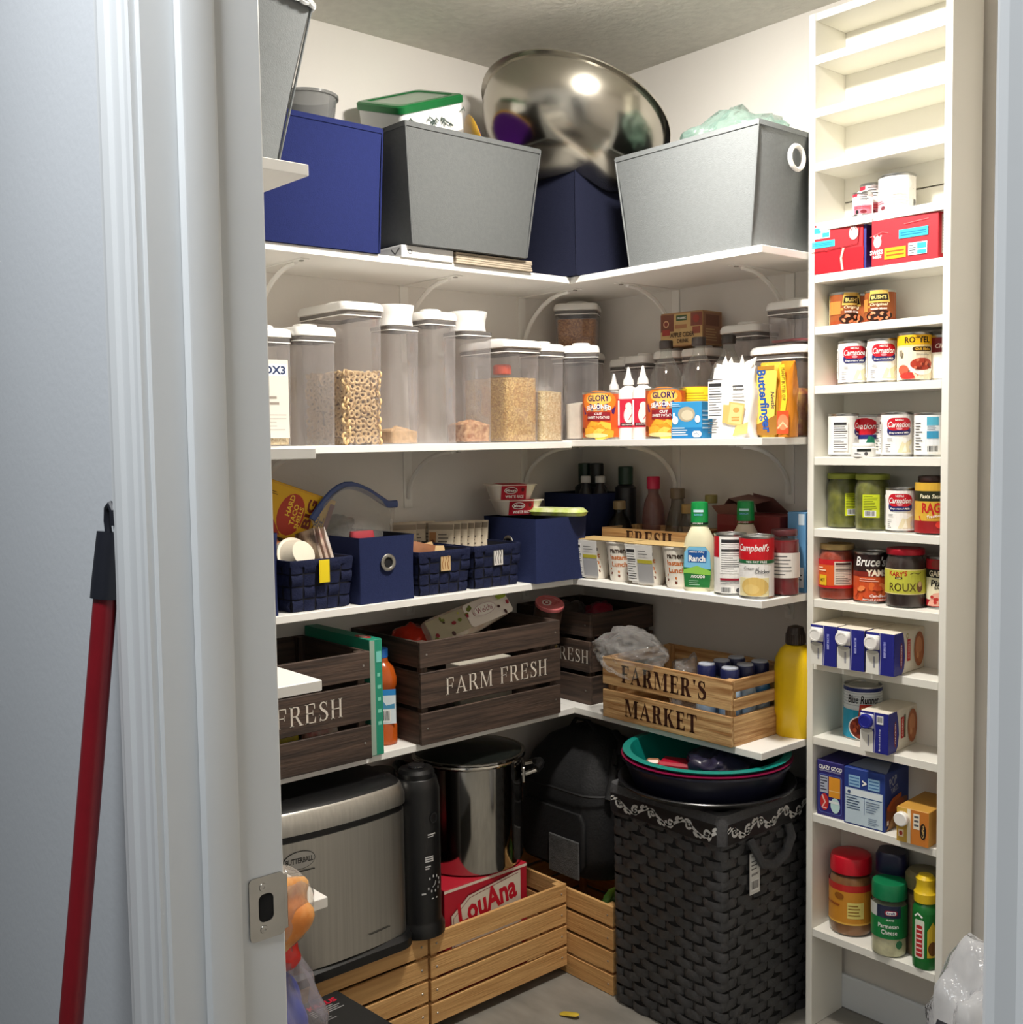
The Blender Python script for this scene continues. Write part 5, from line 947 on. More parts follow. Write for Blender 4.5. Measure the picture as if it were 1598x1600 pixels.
# ------------------------------------------------------------------ serif lettering cut as flat shapes
def serif(d, s, x, y, h, c, st=.17, th=.06, sf=.07, sh=.045, sp=.10, wk=1.0):
    """Write capitals with serifs, left edge x, baseline y, cap height h; returns the advance width."""
    def R4(x0, y0, x1, y1): d.rect(X + x0 * wk * h, y + y0 * h, X + x1 * wk * h, y + y1 * h, c)
    def P(*p): d.poly([(X + a * wk * h, y + b * h) for a, b in p], c)
    def K(pts, w): d.stroke([(X + a * wk * h, y + b * h) for a, b in pts], [q * h for q in w] if isinstance(w, list) else w * h, c)
    def stem(a): R4(a, 0, a + st, 1); R4(a - sf, 0, a + st + sf, sh); R4(a - sf, 1 - sh, a + st + sf, 1)
    X = x
    for ch in s:
        k = len(d.it)
        if ch == 'F' or ch == 'E':
            stem(sf); R4(sf, 1 - th, .62, 1); R4(sf, .49, .50, .49 + th); P((.62, 1), (.62, .72), (.585, .72), (.53, 1 - th)); R4(.47, .38, .505, .66); a = .66
            if ch == 'E': R4(sf, 0, .64, th); P((.66, 0), (.66, .29), (.625, .29), (.55, th)); a = .70
        elif ch == 'H': stem(sf); stem(.56); R4(sf, .48, .65, .48 + th); a = .56 + st + sf
        elif ch == 'A':
            P((.05, sh), (.05 + th * 1.2, sh), (.42, .86), (.40, 1)); P((.36, 1), (.44, 1), (.80, sh), (.80 - st * 1.15, sh)); R4(.20, .30, .60, .30 + th); R4(-.02, 0, .22, sh); R4(.54, 0, .90, sh); a = .88
        elif ch == 'M':
            R4(.07, 0, .07 + th, 1); R4(-.02, 0, .24, sh); R4(-.02, 1 - sh, .16, 1); P((.05, 1), (.05 + st * 1.15, 1), (.55, .12), (.49, 0)); P((.49, 0), (.55, .12), (.86, 1), (.80, 1)); R4(.80, 0, .80 + st, 1); R4(.74, 0, .86 + st + .03, sh); R4(.80, 1 - sh, .86 + st + .03, 1); a = .92 + st
        elif ch == 'R':
            stem(sf); q = [(sf + st * .6, 1 - th / 2), (.38, 1 - th / 2), (.50, .95), (.545, .85), (.555, .755), (.545, .66), (.50, .56), (.38, .50), (sf + st * .6, .50)]; K(q, [th, th, th * 1.8, st * .9, st, st * .9, th * 1.8, th, th]); P((.32, .50), (.32 + st * 1.1, .50), (.76, sh), (.76 - st * 1.15, sh)); R4(.70 - st, 0, .84, sh); a = .80
        elif ch == 'S':
            q = [(.50, .70), (.49, .82), (.42, .93), (.31, .97), (.18, .94), (.11, .83), (.12, .70), (.22, .59), (.36, .50), (.48, .40), (.52, .26), (.47, .12), (.36, .04), (.24, .03), (.13, .08), (.07, .19), (.06, .32)]
            K(q, [th * .5, th * .9, th * 1.1, th, th * 1.6, st * .75, st * .9, st, st * 1.08, st, st * .9, st * .7, th * 1.5, th, th * 1.1, th, th * .5]); R4(.49, .68, .525, 1.0); R4(.045, 0, .08, .34); a = .60
        elif ch == 'K':
            stem(sf); P((sf + st, .40), (sf + st, .50), (.56, 1 - sh), (.64, 1 - sh)); P((.30, .60), (.40, .72), (.80, sh), (.80 - st * 1.2, sh)); R4(.50, 1 - sh, .78, 1); R4(.52, 0, .88, sh); a = .86
        elif ch == 'T':
            R4(.30, 0, .30 + st, 1); R4(.22, 0, .38 + st, sh); R4(.02, 1 - th, .75, 1); P((.02, 1), (.02, .70), (.055, .70), (.10, 1 - th)); P((.75, 1), (.75, .70), (.715, .70), (.67, 1 - th)); a = .77
        elif ch == "'": P((.03, 1), (.03 + st, 1), (.03 + st * .5, .66)); a = st + .06
        else: a = .35
        for i in range(k, len(d.it)): t_ = list(d.it[i]); t_[3] = 0; d.it[i] = tuple(t_)
        X += (a + sp) * h * wk
    return X - x - sp * h * wk
def wood(nm, c, c2, along='x', var=9, amt=.5, rough=.7):
    s_ = {'x': (.6, 11, 11), 'y': (11, .6, 11), 'z': (11, 11, .6)}[along]
    return mat('wood_%s_%s' % (nm, along), c, rough, var=(var, amt), c2=c2, bump=(26, .25), stretch=s_)
def crate(label, loc, rotz, w, d_, h, slats, pal, text=None, gap_end=None, group='slatted wooden crates', th=.0085, name='wooden_crate', floor_z=.0, post=.018, endslats=None):
    """slats = [(z0, z1)]; text = {slat index: (string, height, x offset, colour, style)}. Front faces local -y."""
    t = thing(name, label, 'crate', loc, rotz, group); wx, wy, wz = (wood(pal[0], pal[1], pal[2], a) for a in 'xyz')
    rd = random.Random(int(w * 1000) + len(label))
    for side in (-1, 1):
        for i, (z0, z1) in enumerate(slats):
            e = rd.uniform(-.0012, .0012); y0, y1 = sorted((side * d_ / 2, side * (d_ / 2 - th)))
            o = MB().box(-w / 2 + e, w / 2 + e, y0 + e * .3, y1 + e * .3, z0 + floor_z, z1 + floor_z, wx, .0012).build('slat', t)
            if side < 0 and text and i in text:
                s_, hh, xo, c, sty = text[i]; d = D(); L_ = serif(D(), s_, 0, 0, hh, c, **sty); serif(d, s_, xo - L_ / 2, (z0 + z1) / 2 + floor_z - hh / 2 + (.005 if h == .130 else 0), hh, c, **sty)
                d.build('lettering', o, flat((0, -d_ / 2 - .0004, 0)))
            if side < 0 and not text or (side < 0 and i not in (text or {})):
                k = MB()
                for xx in (-w / 2 + .018, w / 2 - .018):
                    k.X = Matrix.Translation((xx, -d_ / 2 - .0006, (z0 + z1) / 2 + floor_z)) @ Matrix.Rotation(PI / 2, 4, 'X'); k.lathe([(.0028, 0), (.0024, .0006), (.0005, .0007)], M_nick, 8)
                k.build('nail_heads', o)
        for i, (z0, z1) in enumerate(endslats or slats):
            x0, x1 = sorted((side * (w / 2 - .0004), side * (w / 2 - th)))
            MB().box(x0, x1, -d_ / 2 + th + .0012, d_ / 2 - th - .0012, z0 + floor_z, z1 + floor_z, wy, .0012).build('end_slat', t)
        for sy in (-1, 1):
            cx, cy = side * (w / 2 - th - post / 2 - .0006), sy * (d_ / 2 - th - post / 2 - .0016)
            MB().box(cx - post / 2, cx + post / 2, cy - post / 2, cy + post / 2, slats[0][0] + floor_z + .0005, slats[-1][1] + floor_z - .0005, wz, .001).build('corner_post', t)
    n = max(3, int(d_ / .07)); 
    for k in range(n):
        y0 = -d_ / 2 + th + .002 + k * (d_ - 2 * th - .004) / n
        MB().box(-w / 2 + th + .001, w / 2 - th - .001, y0, y0 + (d_ - 2 * th - .004) / n - .006, slats[0][0] + floor_z + .0008, slats[0][0] + floor_z + .0068, wx).build('floor_slat', t)
    return t
PAL_D = ('dark', (84, 66, 55), (48, 37, 31)); PAL_L = ('pale', (210, 172, 120), (150, 104, 58)); PAL_P = ('pine', (218, 172, 112), (198, 150, 92))
ROM = dict(st=.13, th=.05, sf=.06, sh=.035, sp=.16, wk=.92); SLAB = dict(st=.22, th=.07, sf=.07, sh=.06, sp=.12, wk=.92)
CRM = (214, 206, 194); BRN = (58, 30, 22)
sm = crate('small pale crate behind the noodle cups, its lettering half covered', (.432, -.135, Z3), 0, .300, .150, .130, [(.0, .045), (.068, .130)], PAL_L, {1: ('FRESH', .042, .02, BRN, SLAB)})
# noodle cups in a shrink-wrapped pair
def noodle(label, loc, rz):
    t = thing('noodle_cup_pair', label, 'noodle cup', loc, rz, 'paired noodle cups')
    for i, x in enumerate((-.047, .047)):
        MB().lathe([(.031, 0), (.033, .002), (.0445, .098), (.047, .1), (.047, .104), (.043, .104)], plas((236, 230, 220)), 30, cx=x).build('cup', t)
        d = D(); f = cyl(lambda v: .0334 + (.0448 - .0334) * v / .098)
        d.rect(-.1, .006, .1, .094, (234, 228, 216)); d.rect(-.026, .074, .030, .090, (60, 44, 34)) if 0 else None
        d.text('Instant', .012, .064, .013, (200, 110, 40), .040, .03); d.text('Lunch', .013, .046, .013, (200, 110, 40), .036, .03); d.text('ramen', .010, .080, .010, (60, 40, 30), .034, .03); d.stroke([(-.01, .034), (.012, .026), (.034, .034)], .006, (200, 110, 40)); d.stroke([(-.01, .022), (.012, .015), (.034, .022)], .007, (110, 50, 34))
        d.facts(-.072, .014, -.036, .088)
        d.build('cup_print', t, (lambda g, xx: (lambda u, v, e: (g(u, v, e)[0] + xx, g(u, v, e)[1], g(u, v, e)[2])))(f, x), strip=.007)
    mb = MB(); mb.loft([[(-.093, -.046, .1045), (.093, -.046, .1045), (.093, .046, .1045), (-.093, .046, .1045)], [(-.094, -.047, .1062), (.094, -.047, .1062), (.094, .047, .1062), (-.094, .047, .1062)]], paper((206, 176, 120))); mb.build('card_lid', t)
    w_ = MB()
    w_.loft([[(-.078, -.0352, .004), (-.093, -.0485, .103), (-.093, .0485, .103), (-.078, .0352, .004)], [(-.010, -.0352, .004), (-.004, -.0485, .103), (-.004, .0485, .103), (-.010, .0352, .004)]], paper((228, 226, 222)), False, False, False); w_.build('card_sleeve', t)
    d = D(); d.facts(-.088, .010, -.058, .096); d.rect(-.054, .05 - .04, -.006, .056, (176, 176, 178)); d.rect(-.054, .058, -.006, .067, (190, 180, 60)); d.bars(-.05, .078, -.012, .092, 2, (120, 118, 116), .3, 3)
    d.build('sleeve_print', t, flat((0, -.0355, 0), (1, 0, 0), (0, -.133, .99)))
    return t
noodle('pair of noodle cups nearest the navy corner bin', (.362, -.2625, Z3), 4); noodle('pair of noodle cups beside the ranch bottle', (.556, -.2640, Z3), 3)
def ranch(label, x, y, rz, red):
    t = thing('dressing_bottle', label, 'bottle', (x, y, Z3), rz, 'green-capped dressing bottles'); cream = plas((226, 222, 190)) if not red else plas((222, 206, 186)); dp = .052
    rg = [(.070, 0), (.076, .004), (.078, .02), (.074, .050), (.080, .085), (.078, .105), (.066, .130), (.046, .148), (.036, .158)]
    MB().loft([rr(w_, min(dp, w_), min(dp, w_) * .49, z_, 6) for w_, z_ in rg], cream).build('bottle_body', t)
    MB().lathe([(.0195, .158), (.0212, .160), (.0205, .205), (.0195, .213), (.012, .2145)], plas((10, 140, 66)), 26).build('cap', t)
    d = D(); d.rect(-.03, .160, .03, .165, (26, 30, 30)) if not red else d.rect(-.05, .160, .05, .166, (120, 30, 34)); d.text('AVOCADO', 0, .1632, .004, WH, .026, .02, res=1); d.rect(-.010, .190, .014, .196, (190, 226, 230)); d.text('RANCH', .002, .184, .005, (120, 180, 220), .02, .03, res=1); d.build('cap_print', t, cyl(.0213), strip=.004)
    d = D(); d.poly([(-.030, .010), (.030, .010), (.034, .050), (.031, .094), (.020, .108), (-.020, .108), (-.031, .094), (-.034, .050)], (36, 116, 56)); d.poly([(-.032, .058), (.033, .054), (.031, .094), (.02, .107), (-.02, .107), (-.031, .094)], (120, 186, 222)); d.poly([(-.033, .052), (0, .062), (.033, .050), (.033, .040), (-.033, .044)], (140, 196, 80)); d.poly([(-.022, .070), (.022, .070), (.024, .098), (-.022, .100)], (24, 80, 150)); d.text('Ranch', .0, .0795, .015, WH, .040, .03); d.text('Hidden Valley', 0, .095, .006, WH, .036, .02, res=1); d.text('AVOCADO', .002, .036, .007, WH, .034, .03); d.bars(-.02, .014, .016, .028, 3, (170, 210, 180), .35, 4); d.build('front_print', t, flat((0, -.0262, 0)))
ranch('cream dressing bottle with a green cap before the opened red box', .668, -.268, 26, False); ranch('second green-capped dressing bottle, behind the labelled soup can', .730, -.170, 20, True)
can('soup_can', 'soup can turned to its nutrition label, beside the dressing bottle', (.760, -.268, Z3), .0385, .144, art_soupback, (238, 236, 232), 36, 'tall soup cans')
can('soup_can', 'red and white cream of chicken soup can at the shelf edge', (.838, -.272, Z3), .0400, .144, art_soup, (238, 236, 234), 36, 'tall soup cans')
jar('sauce_jar', 'red jar with a white label between the soup can and blue box', (.856, -.190, Z3), 30, [(.031, 0), (.034, .003), (.0345, .010), (.0345, .118), (.031, .130), (.028, .138)], (120, 20, 26), plas((90, 40, 44)), lidp(.030, .1385, .014), lambda d: (d.rect(-.08, .042, .08, .100, (226, 220, 214)), d.bars(-.03, .046, .03, .096, 6, GY, .3, 3)), group='sauce jars on the third shelf', lab_r=.0347)
carton('cracker_box', 'light blue box between the soup cans and the can rack', 'box', (.858, -.090, Z3), 0, .050, .110, .190, (96, 150, 196), lambda d: (d.rect(-.018, .012, .020, .060, (226, 232, 238)), d.bars(-.016, .016, .018, .056, 4, GY, .3), d.rect(.006, .160, .022, .186, (206, 222, 234))), None)
def redb(d): d.text('grille', .050, .062, .022, (110, 24, 28), .062, .02, .3); d.rect(.070, .11, .084, .132, (150, 70, 70)); d.bars(.071, .112, .083, .130, 3, (190, 120, 110), .4, 3); d.rect(-.0905, .002, -.03, .148, (120, 32, 34)); d.text('Grille', -.06, .095, .016, (214, 160, 150), .07, .02, .3, 90); d.stroke([(.012, .04), (.02, .07), (.03, .05), (.05, .07)], .003, (110, 24, 28))
t = carton('snack_box', 'opened dark red box with torn flaps behind the dressing bottles', 'box', (.706, -.075, Z3), 0, .190, .110, .175, (128, 44, 44), redb, None)
m = MB()
for p in (((-.094, -.054, .1755), (-.01, -.054, .1755), (-.02, -.078, .205), (-.10, -.07, .196)), ((-.094, -.054, .1756), (-.094, .05, .1756), (-.06, .03, .222), (-.07, -.04, .214)), ((-.05, .05, .1757), (.05, .05, .1757), (.03, .01, .216), (-.04, .02, .226)), ((-.07, -.04, .214), (-.06, .03, .222), (.02, .02, .210), (-.01, -.05, .196))): m.add(p, [(0, 1, 2, 3)], paper((122, 84, 78)))
m.build('torn_flaps', t)
# ------------------------------------------------------------------ lowest shelf: crates and what is in them
Z4 = ZS[3]; SL3 = [(.0, .076), (.088, .172), (.184, .246)]
c1 = crate('dark slatted crate with pale lettering, a long fruit snack pack poking out of it', (.152, -.612, Z4), 90, .452, .296, .246, SL3, PAL_D, {1: ('FARM FRESH', .041, .012, CRM, ROM)}, group='dark slatted crates')
crate('dark slatted crate next to the door jamb, beside the teal flat box', (.152, -1.204, Z4), 90, .452, .296, .246, SL3, PAL_D, {1: ('FARM FRESH', .043, -.022, CRM, ROM)}, group='dark slatted crates')
crate('dark slatted crate deep in the shelf corner behind the plastic bag', (.150, -.148, Z4), 0, .298, .255, .246, SL3, PAL_D, {1: ('FARM FRESH', .036, -.002, CRM, ROM)}, group='dark slatted crates')
crate('pale wooden market crate with dark two-line lettering', (.606, -.200, Z4), 0, .412, .262, .156, [(.0, .072), (.086, .156)], PAL_L, {0: ("MARKET", .044, -.012, BRN, SLAB), 1: ("FARMER'S", .044, -.004, BRN, SLAB)}, endslats=[(0, .070), (.084, .112), (.128, .156)])
t = carton('flat_box', 'flat teal green box standing on edge at the crate beside the juice bottle', 'box', (.148, -.955, Z4), 90, .034, .285, .268, (30, 140, 112), lambda d: (d.rect(-.017, .002, -.004, .266, (150, 170, 156)), d.bars(.002, .06, .014, .2, 5, (120, 200, 176), .3, 3), d.rect(.0, .215, .014, .240, (120, 200, 190))), None, lambda d: (d.rect(-.017, -.14, .017, .14, (30, 140, 112)), d.ell(.0, -.09, .013, .03, (170, 40, 50)), d.ell(0, -.09, .006, .016, (230, 200, 190))))
t = thing('juice_bottle', 'amber juice bottle with a blue cap and white label', 'bottle', (.205, -.886, Z4), 62)
M_juice = mat('amber_juice', (186, 84, 26), rough=.15, var=(12, .2), bump=(8, .05))
MB().loft([rr(w_, w_, w_ * .36, z_, 5) for w_, z_ in ((.066, 0), (.072, .004), (.072, .045), (.068, .050), (.068, .135), (.074, .142), (.074, .158), (.060, .182), (.036, .195), (.034, .205))], M_juice).build('bottle_body', t)
MB().lathe([(.017, .205), (.0185, .207), (.0185, .226), (.016, .228)], plas((40, 110, 200)), 22).build('cap', t)
d = D(); d.rect(-.031, .052, .031, .134, (226, 234, 240)); d.rect(-.031, .120, .031, .134, (50, 140, 210)); d.poly([(-.028, .094), (-.018, .108), (-.01, .096), (0, .108), (.008, .096), (.028, .1), (.028, .088), (-.028, .088)], (80, 150, 190)); d.code(-.012, .056, .018, .086); d.build('front_print', t, flat((0, -.0342, 0)))
# in the lettered crate
t = thing('fruit_snack_pack', 'long clear-wrapped fruit snack pack leaning out of the lettered crate', 'packet', (.190, -.590, Z4 + .225), 0, None, (math.radians(-32), math.radians(-14), math.radians(84)))
MB().loft([rr(.070, .03, .01, -.0, 2), rr(.26, .055, .02, .012, 2), rr(.26, .06, .02, .055, 2), rr(.235, .04, .016, .072, 2)], mat('printed_white_film', (226, 216, 204), .3, var=(40, .5), c2=(206, 180, 160), bump=(40, .2))).build('pack_body', t)
d = D(); d.rect(-.125, .006, -.012, .064, (176, 166, 140)); d.pill(-.010, .004, .122, .068, (236, 226, 216), .15)
rd = random.Random(12)
for k in range(22): d.ell(rd.uniform(-.12, .118), rd.uniform(.010, .062), rd.uniform(.003, .007), rd.uniform(.003, .007), rd.choice([(110, 120, 50), (150, 40, 50), (70, 40, 40), (190, 190, 90), (206, 140, 140)]), 8)
d.ell(.045, .038, .036, .018, (236, 228, 220)); d.ell(.045, .038, .034, .016, (200, 170, 170)); d.ell(.045, .038, .032, .0145, (240, 234, 226)); d.text('Welchs', .045, .038, .015, (150, 60, 80), .048, 0, .3); d.pill(.090, .046, .120, .064, (170, 190, 70), .4); d.build('front_print', t, flat((0, -.0305, 0)))
t = thing('chip_tube', 'chip tube with a pink seal wedged behind the end of the lettered crate', 'tube', (.128, -.326, Z4 + .016), 0, None, (math.radians(6), math.radians(21), 0)); t.scale = (1, 1, 1.18)
MB().lathe([(.037, 0), (.038, .003), (.038, .232), (.0375, .233)], mat('tube_brown', (70, 50, 40), .35, var=(9, .2)), 34).build('tube_body', t)
MB().lathe([(.0385, .2332), (.0398, .235), (.0398, .241), (.038, .243), (.036, .2415), (.001, .2415)], plas((206, 110, 112), .3), 34, cap0=False, cap1=False).build('lid', t)
d = D(); d.text('MIX', .022, .186, .022, (214, 206, 196), .036, .03, rot=0); d.text('MAX', .024, .158, .018, (200, 170, 60), .04, .03); d.rect(-.06, .1, .08, .140, (200, 170, 60)); d.build('paper_label', t, cyl(.0382, 0, 18), strip=.006)
d = D(); d.ell(-.008, -.004, .013, .017, (226, 214, 206)); d.ell(-.008, -.004, .008, .011, (150, 50, 56)); d.ell(-.008, -.004, .004, .006, (226, 214, 206)); d.text('FLAVOR', .015, .004, .010, (176, 60, 66), .030, .01, .3, 60); d.stroke([(-.02, .022), (0, .03), (.02, .022)], .003, (230, 170, 166)); d.build('lid_print', t, flat((0, 0, .2417), (.8, .6, 0), (-.6, .8, 0)))
crumple('snack_bag', 'shiny red snack bag in the lettered crate', (.120, -.735, Z4 + .205), (.055, .055, .052), mat('foil_red', (206, 50, 26), .25, .2, var=(16, .3), bump=(24, .4)), 3, 'bag', .16)
crumple('snack_bag', 'white and black snack bag next to the shiny red one', (.140, -.650, Z4 + .200), (.055, .050, .045), mat('foil_white', (222, 220, 218), .3, .1, var=(7, 1), c2=(40, 38, 40), bump=(24, .4)), 8, 'bag', .3)
o = MB().box(-.085, .085, -.030, .030, 0, .150, paper((196, 190, 176)), .002).build('mix_box'); tag(o, 'cream box lying inside the lettered crate, seen between its slats', 'box', None, (.225, -.600, Z4 + .014), 90)
crumple('produce_bag', 'dull rumpled bag low inside the lettered crate', (.17, -.720, Z4 + .075), (.07, .06, .06), mat('grey_wrap', (96, 84, 78), .5, var=(20, .5), bump=(24, .4)), 9, 'bag', .3)
crumple('snack_bag', 'dark blue snack bag heaped in the crate next to the door jamb', (.110, -1.250, Z4 + .170), (.09, .12, .085), mat('foil_blue', (22, 30, 64), .3, .1, var=(9, .5), bump=(20, .4)), 12, 'bag', .25)
for k, (y, c, lab) in enumerate(((-1.285, (36, 46, 96), 'blue packet poking through the lower slats of the jamb-side crate'), (-1.185, (180, 160, 40), 'yellow packet behind the lower slats of the jamb-side crate'), (-1.085, (170, 40, 50), 'red and white packet behind the lower slats of the jamb-side crate'))):
    o = MB().loft([rr(.085, .03, .012, 0), rr(.09, .04, .014, .03), rr(.08, .03, .012, .075)], mat('packet_in_crate_%d' % k, c, .4, var=(30, .5), c2=(206, 196, 180) if k == 2 else None, bump=(30, .3))).build('snack_packet'); tag(o, lab, 'packet', 'packets in the jamb-side crate', (.255, y, Z4 + .012), 90)
crumple('snack_bag', 'dark red wrapped bag deep in the corner crate', (.215, -.150, Z4 + .205), (.05, .045, .055), mat('foil_crimson', (150, 24, 50), .35, var=(9, .3), bump=(20, .3)), 14, 'bag', .25)
crumple('snack_bag', 'brown crinkled bag in the corner crate', (.085, -.140, Z4 + .190), (.055, .06, .06), mat('foil_brown', (70, 58, 50), .35, var=(16, .5), c2=(130, 118, 108), bump=(20, .3)), 15, 'bag', .25)
# the market crate: plastic bag, bottles, yellow squeeze bottle
crumple('plastic_bag', 'crumpled clear plastic bag draped over the market crate corner', (.484, -.318, Z4 + .176), (.104, .066, .056), clear('wrinkled_film', (248, 248, 248), .09, .05, (232, 230, 228), wrinkle=(14, 1.0), ior=1.6), 21, 'bag', .26, 1.7, sub=5)
crumple('plastic_bag', 'small clear film ball beside the drink bottles in the market crate', (.600, -.235, Z4 + .095), (.050, .045, .075), clear('wrinkled_film', (248, 248, 248), .09, .05, (232, 230, 228), wrinkle=(14, 1.0), ior=1.6), 23, 'bag', .35, 2.4)
k = 0; words = ['first', 'second', 'third', 'fourth', 'fifth', 'sixth', 'seventh']
for ix in range(2):
    for iy in range(3):
        t = thing('drink_bottle', 'navy-capped little drink bottle, %s counted from the clear film ball' % words[k], 'bottle', (.690 + ix * .070, -.270 + iy * .058, Z4 + .0075), 0, 'drink bottles in the market crate'); k += 1
        MB().lathe([(.024, 0), (.026, .003), (.026, .10), (.022, .118), (.014, .128)], mat('drink_blue', (60, 130, 190), .3, var=(20, .4), c2=(220, 230, 236), bump=(30, .05)), 22).build('bottle_body', t)
        MB().lathe([(.021, .128), (.0225, .130), (.0225, .158), (.0205, .161)], plas((26, 32, 78)), 22).build('cap', t)
        MB().lathe([(.0195, .1612), (.0195, .1645), (.018, .1655)], plas((176, 182, 196)), 22).build('cap_top', t)
t = thing('mustard_bottle', 'big yellow squeeze bottle at the end of the lowest shelf', 'bottle', (.846, -.130, Z4), 20)
MB().loft([rr(w_, w_ * .75, w_ * .33, z_, 6) for w_, z_ in ((.084, 0), (.090, .004), (.090, .045), (.098, .060), (.098, .165), (.092, .190), (.070, .210), (.046, .220))], mat('mustard_yellow', (236, 196, 10), .28, var=(8, .05), bump=(30, .02))).build('bottle_body', t)
m = MB().lathe([(.021, .2202), (.023, .222), (.0215, .248), (.018, .262), (.006, .266)], plas((50, 38, 32)), 24)
m.build('cap', t)
m = MB()
for q in range(24): a = 2 * PI * q / 24; m.tube([(.0232 * math.cos(a), .0232 * math.sin(a), .224), (.0222 * math.cos(a), .0222 * math.sin(a), .246)], .0012, plas((70, 56, 46)), 5)
m.build('grip_ridges', t)

# ------------------------------------------------------------------ on the floor
SL4 = [(.0, .049), (.057, .106), (.114, .163), (.171, .220)]
def casters(t, w, d_):
    for sx in (-1, 1):
        for sy in (-1, 1):
            m = MB(); m.X = Matrix.Translation((sx * (w / 2 - .045), sy * (d_ / 2 - .045), 0))
            m.X = m.X @ Matrix.Translation((0, 0, .0125)) @ Matrix.Rotation(PI / 2, 4, 'Y'); m.lathe([(.012, -.008), (.0125, -.006), (.0125, .006), (.012, .008)], plas((150, 150, 148)), 16)
            m.X = Matrix.Translation((sx * (w / 2 - .045), sy * (d_ / 2 - .045), 0)); m.box(-.012, .012, -.013, .013, .0252, .0268, M_nick); m.build('caster', t)
k1 = crate('pine slatted crate on casters with the red oil box and stock pot in it', (.169, -.6195, 0), 90, .446, .310, .220, SL4, PAL_P, group='pine slatted floor crates', floor_z=.0272); casters(k1, .446, .310)
k2 = crate('pine slatted crate on casters under the steel turkey fryer', (.163, -1.069, 0), 90, .446, .310, .220, SL4, PAL_P, group='pine slatted floor crates', floor_z=.0272); casters(k2, .446, .310)
crate('pine slatted crate standing on the floor between the back wall and hamper', (.255, -.215, 0), 0, .462, .352, .232, [(.0, .052), (.060, .112), (.120, .172), (.180, .232)], PAL_P, group='pine slatted floor crates', floor_z=.0008)
# red oil box with its stock pot
def lou(d):
    d.rect(-.134, .280, .134, .287, (226, 206, 190)); p = [(-.115, .06), (-.115, .220), (-.06, .258), (.105, .278), (.112, .278), (.112, .06)]; d.poly(p, (214, 204, 186)); d.stroke(p[:5], .004, (120, 20, 36)); d.stroke([(x * .93, y - .008) for x, y in p[:5]], .0016, (120, 20, 36)); d.text('LouAna', .002, .228, .062, (186, 24, 44), .190, .035, 0, 8)
t = carton('oil_box', 'red frying oil box in the pine crate, carrying the stock pot', 'box', (.166, -.640, .0355), 90, .268, .250, .289, (176, 20, 42), lou, lambda d: d.rect(-.12, .02, .12, .27, (186, 26, 48)))
MB().add([(.075, .115, .2900), (.134, .125, .2895), (.155, .134, .315), (.120, .128, .305)], [(0, 1, 2, 3)], paper((170, 130, 110))).build('box_flap', t)
pot = thing('stock_pot', 'tall polished steel stock pot with a glass lid on the red oil box', 'pot', (.165, -.592, .3255), 0)
m = MB(); m.lathe([(.128, 0), (.136, .004), (.138, .012), (.138, .268), (.146, .272), (.148, .276), (.146, .280), (.136, .279), (.134, .265), (.134, .01), (.001, .008)], M_mirror, 64, cap1=False); m.build('pot_body', pot)
m = MB(); m.lathe([(.145, .2805), (.148, .283), (.148, .287), (.142, .2885), (.139, .287)], M_mirror, 56, cap0=False, cap1=False); m.build('lid_rim', pot)
m = MB(); m.lathe([(.1388, .2872), (.12, .2935), (.08, .300), (.03, .303), (.001, .3035)], clear('lid_glass', (150, 156, 152), .12, .04, (60, 66, 62)), 48, cap0=False, cap1=False); m.build('glass_lid', pot)
for sg, nm in ((1, 'far'), (-1, 'near')):
    m = MB(); a0 = math.radians(50 if sg > 0 else 230); c_, s_ = math.cos(a0), math.sin(a0)
    def W_(r, tt, z_): return (r * c_ - tt * s_, r * s_ + tt * c_, z_)
    m.tube([W_(.1375, -.045, .232), W_(.150, -.046, .234), W_(.172, -.040, .240), W_(.184, -.020, .246), W_(.186, 0, .248), W_(.184, .020, .246), W_(.172, .040, .240), W_(.150, .046, .234), W_(.1375, .045, .232)], .0065, M_mirror, 10)
    m.build('pot_handle', pot)
    m = MB(); m.tube([W_(.176, -.034, .2412), W_(.186, -.018, .2465), W_(.188, 0, .2485), W_(.186, .018, .2465), W_(.176, .034, .2412)], .0105, M_black, 10); m.build('handle_grip', pot)
    m = MB(); m.box(-.004, .004, -.055, .055, .212, .252, M_mirror, .002); m.X = Matrix.Identity(4)
    o = m.build('handle_plate', pot); o.location = (c_ * .1425, s_ * .1425, 0); o.rotation_euler = (0, 0, a0)
# turkey fryer
fy = thing('turkey_fryer', 'brushed steel countertop turkey fryer with a black lid and round black control tower', 'fryer', (.19, -1.085, .2485), 90)
M_fry = mat('fryer_steel', (196, 193, 186), rough=.36, metal=1.0, var=(4, .12), bump=(60, .05), stretch=(40, 40, .6))
bxw, bxd = .385, .285                                         # local x runs along the wall, front is -y
MB().loft([rr(bxw + .012, bxd + .028, .05, .0003, 6), rr(bxw + .012, bxd + .028, .05, .020, 6), rr(bxw + .004, bxd + .006, .045, .030, 6)], M_black).build('base', fy)
def bow(w, d_, z, amt=.022):
    R = rr(w, d_, .04, z, 6); out = []
    for x, y, zz in R: out.append((x, y - (amt * (1 - (2 * x / w) ** 2) if y < 0 else 0), zz))
    ins = []
    for i, p in enumerate(out):
        ins.append(p); q = out[(i + 1) % len(out)]
        if abs(p[0] - q[0]) > w * .4:
            for k in range(1, 10):
                f = k / 10; x = p[0] + (q[0] - p[0]) * f; y = p[1] + (q[1] - p[1]) * f
                if y < 0: y = min(p[1], q[1]) - amt * (1 - (2 * x / w) ** 2) + amt * (1 - (2 * p[0] / w) ** 2)
                ins.append((x, y, p[2]))
    return ins
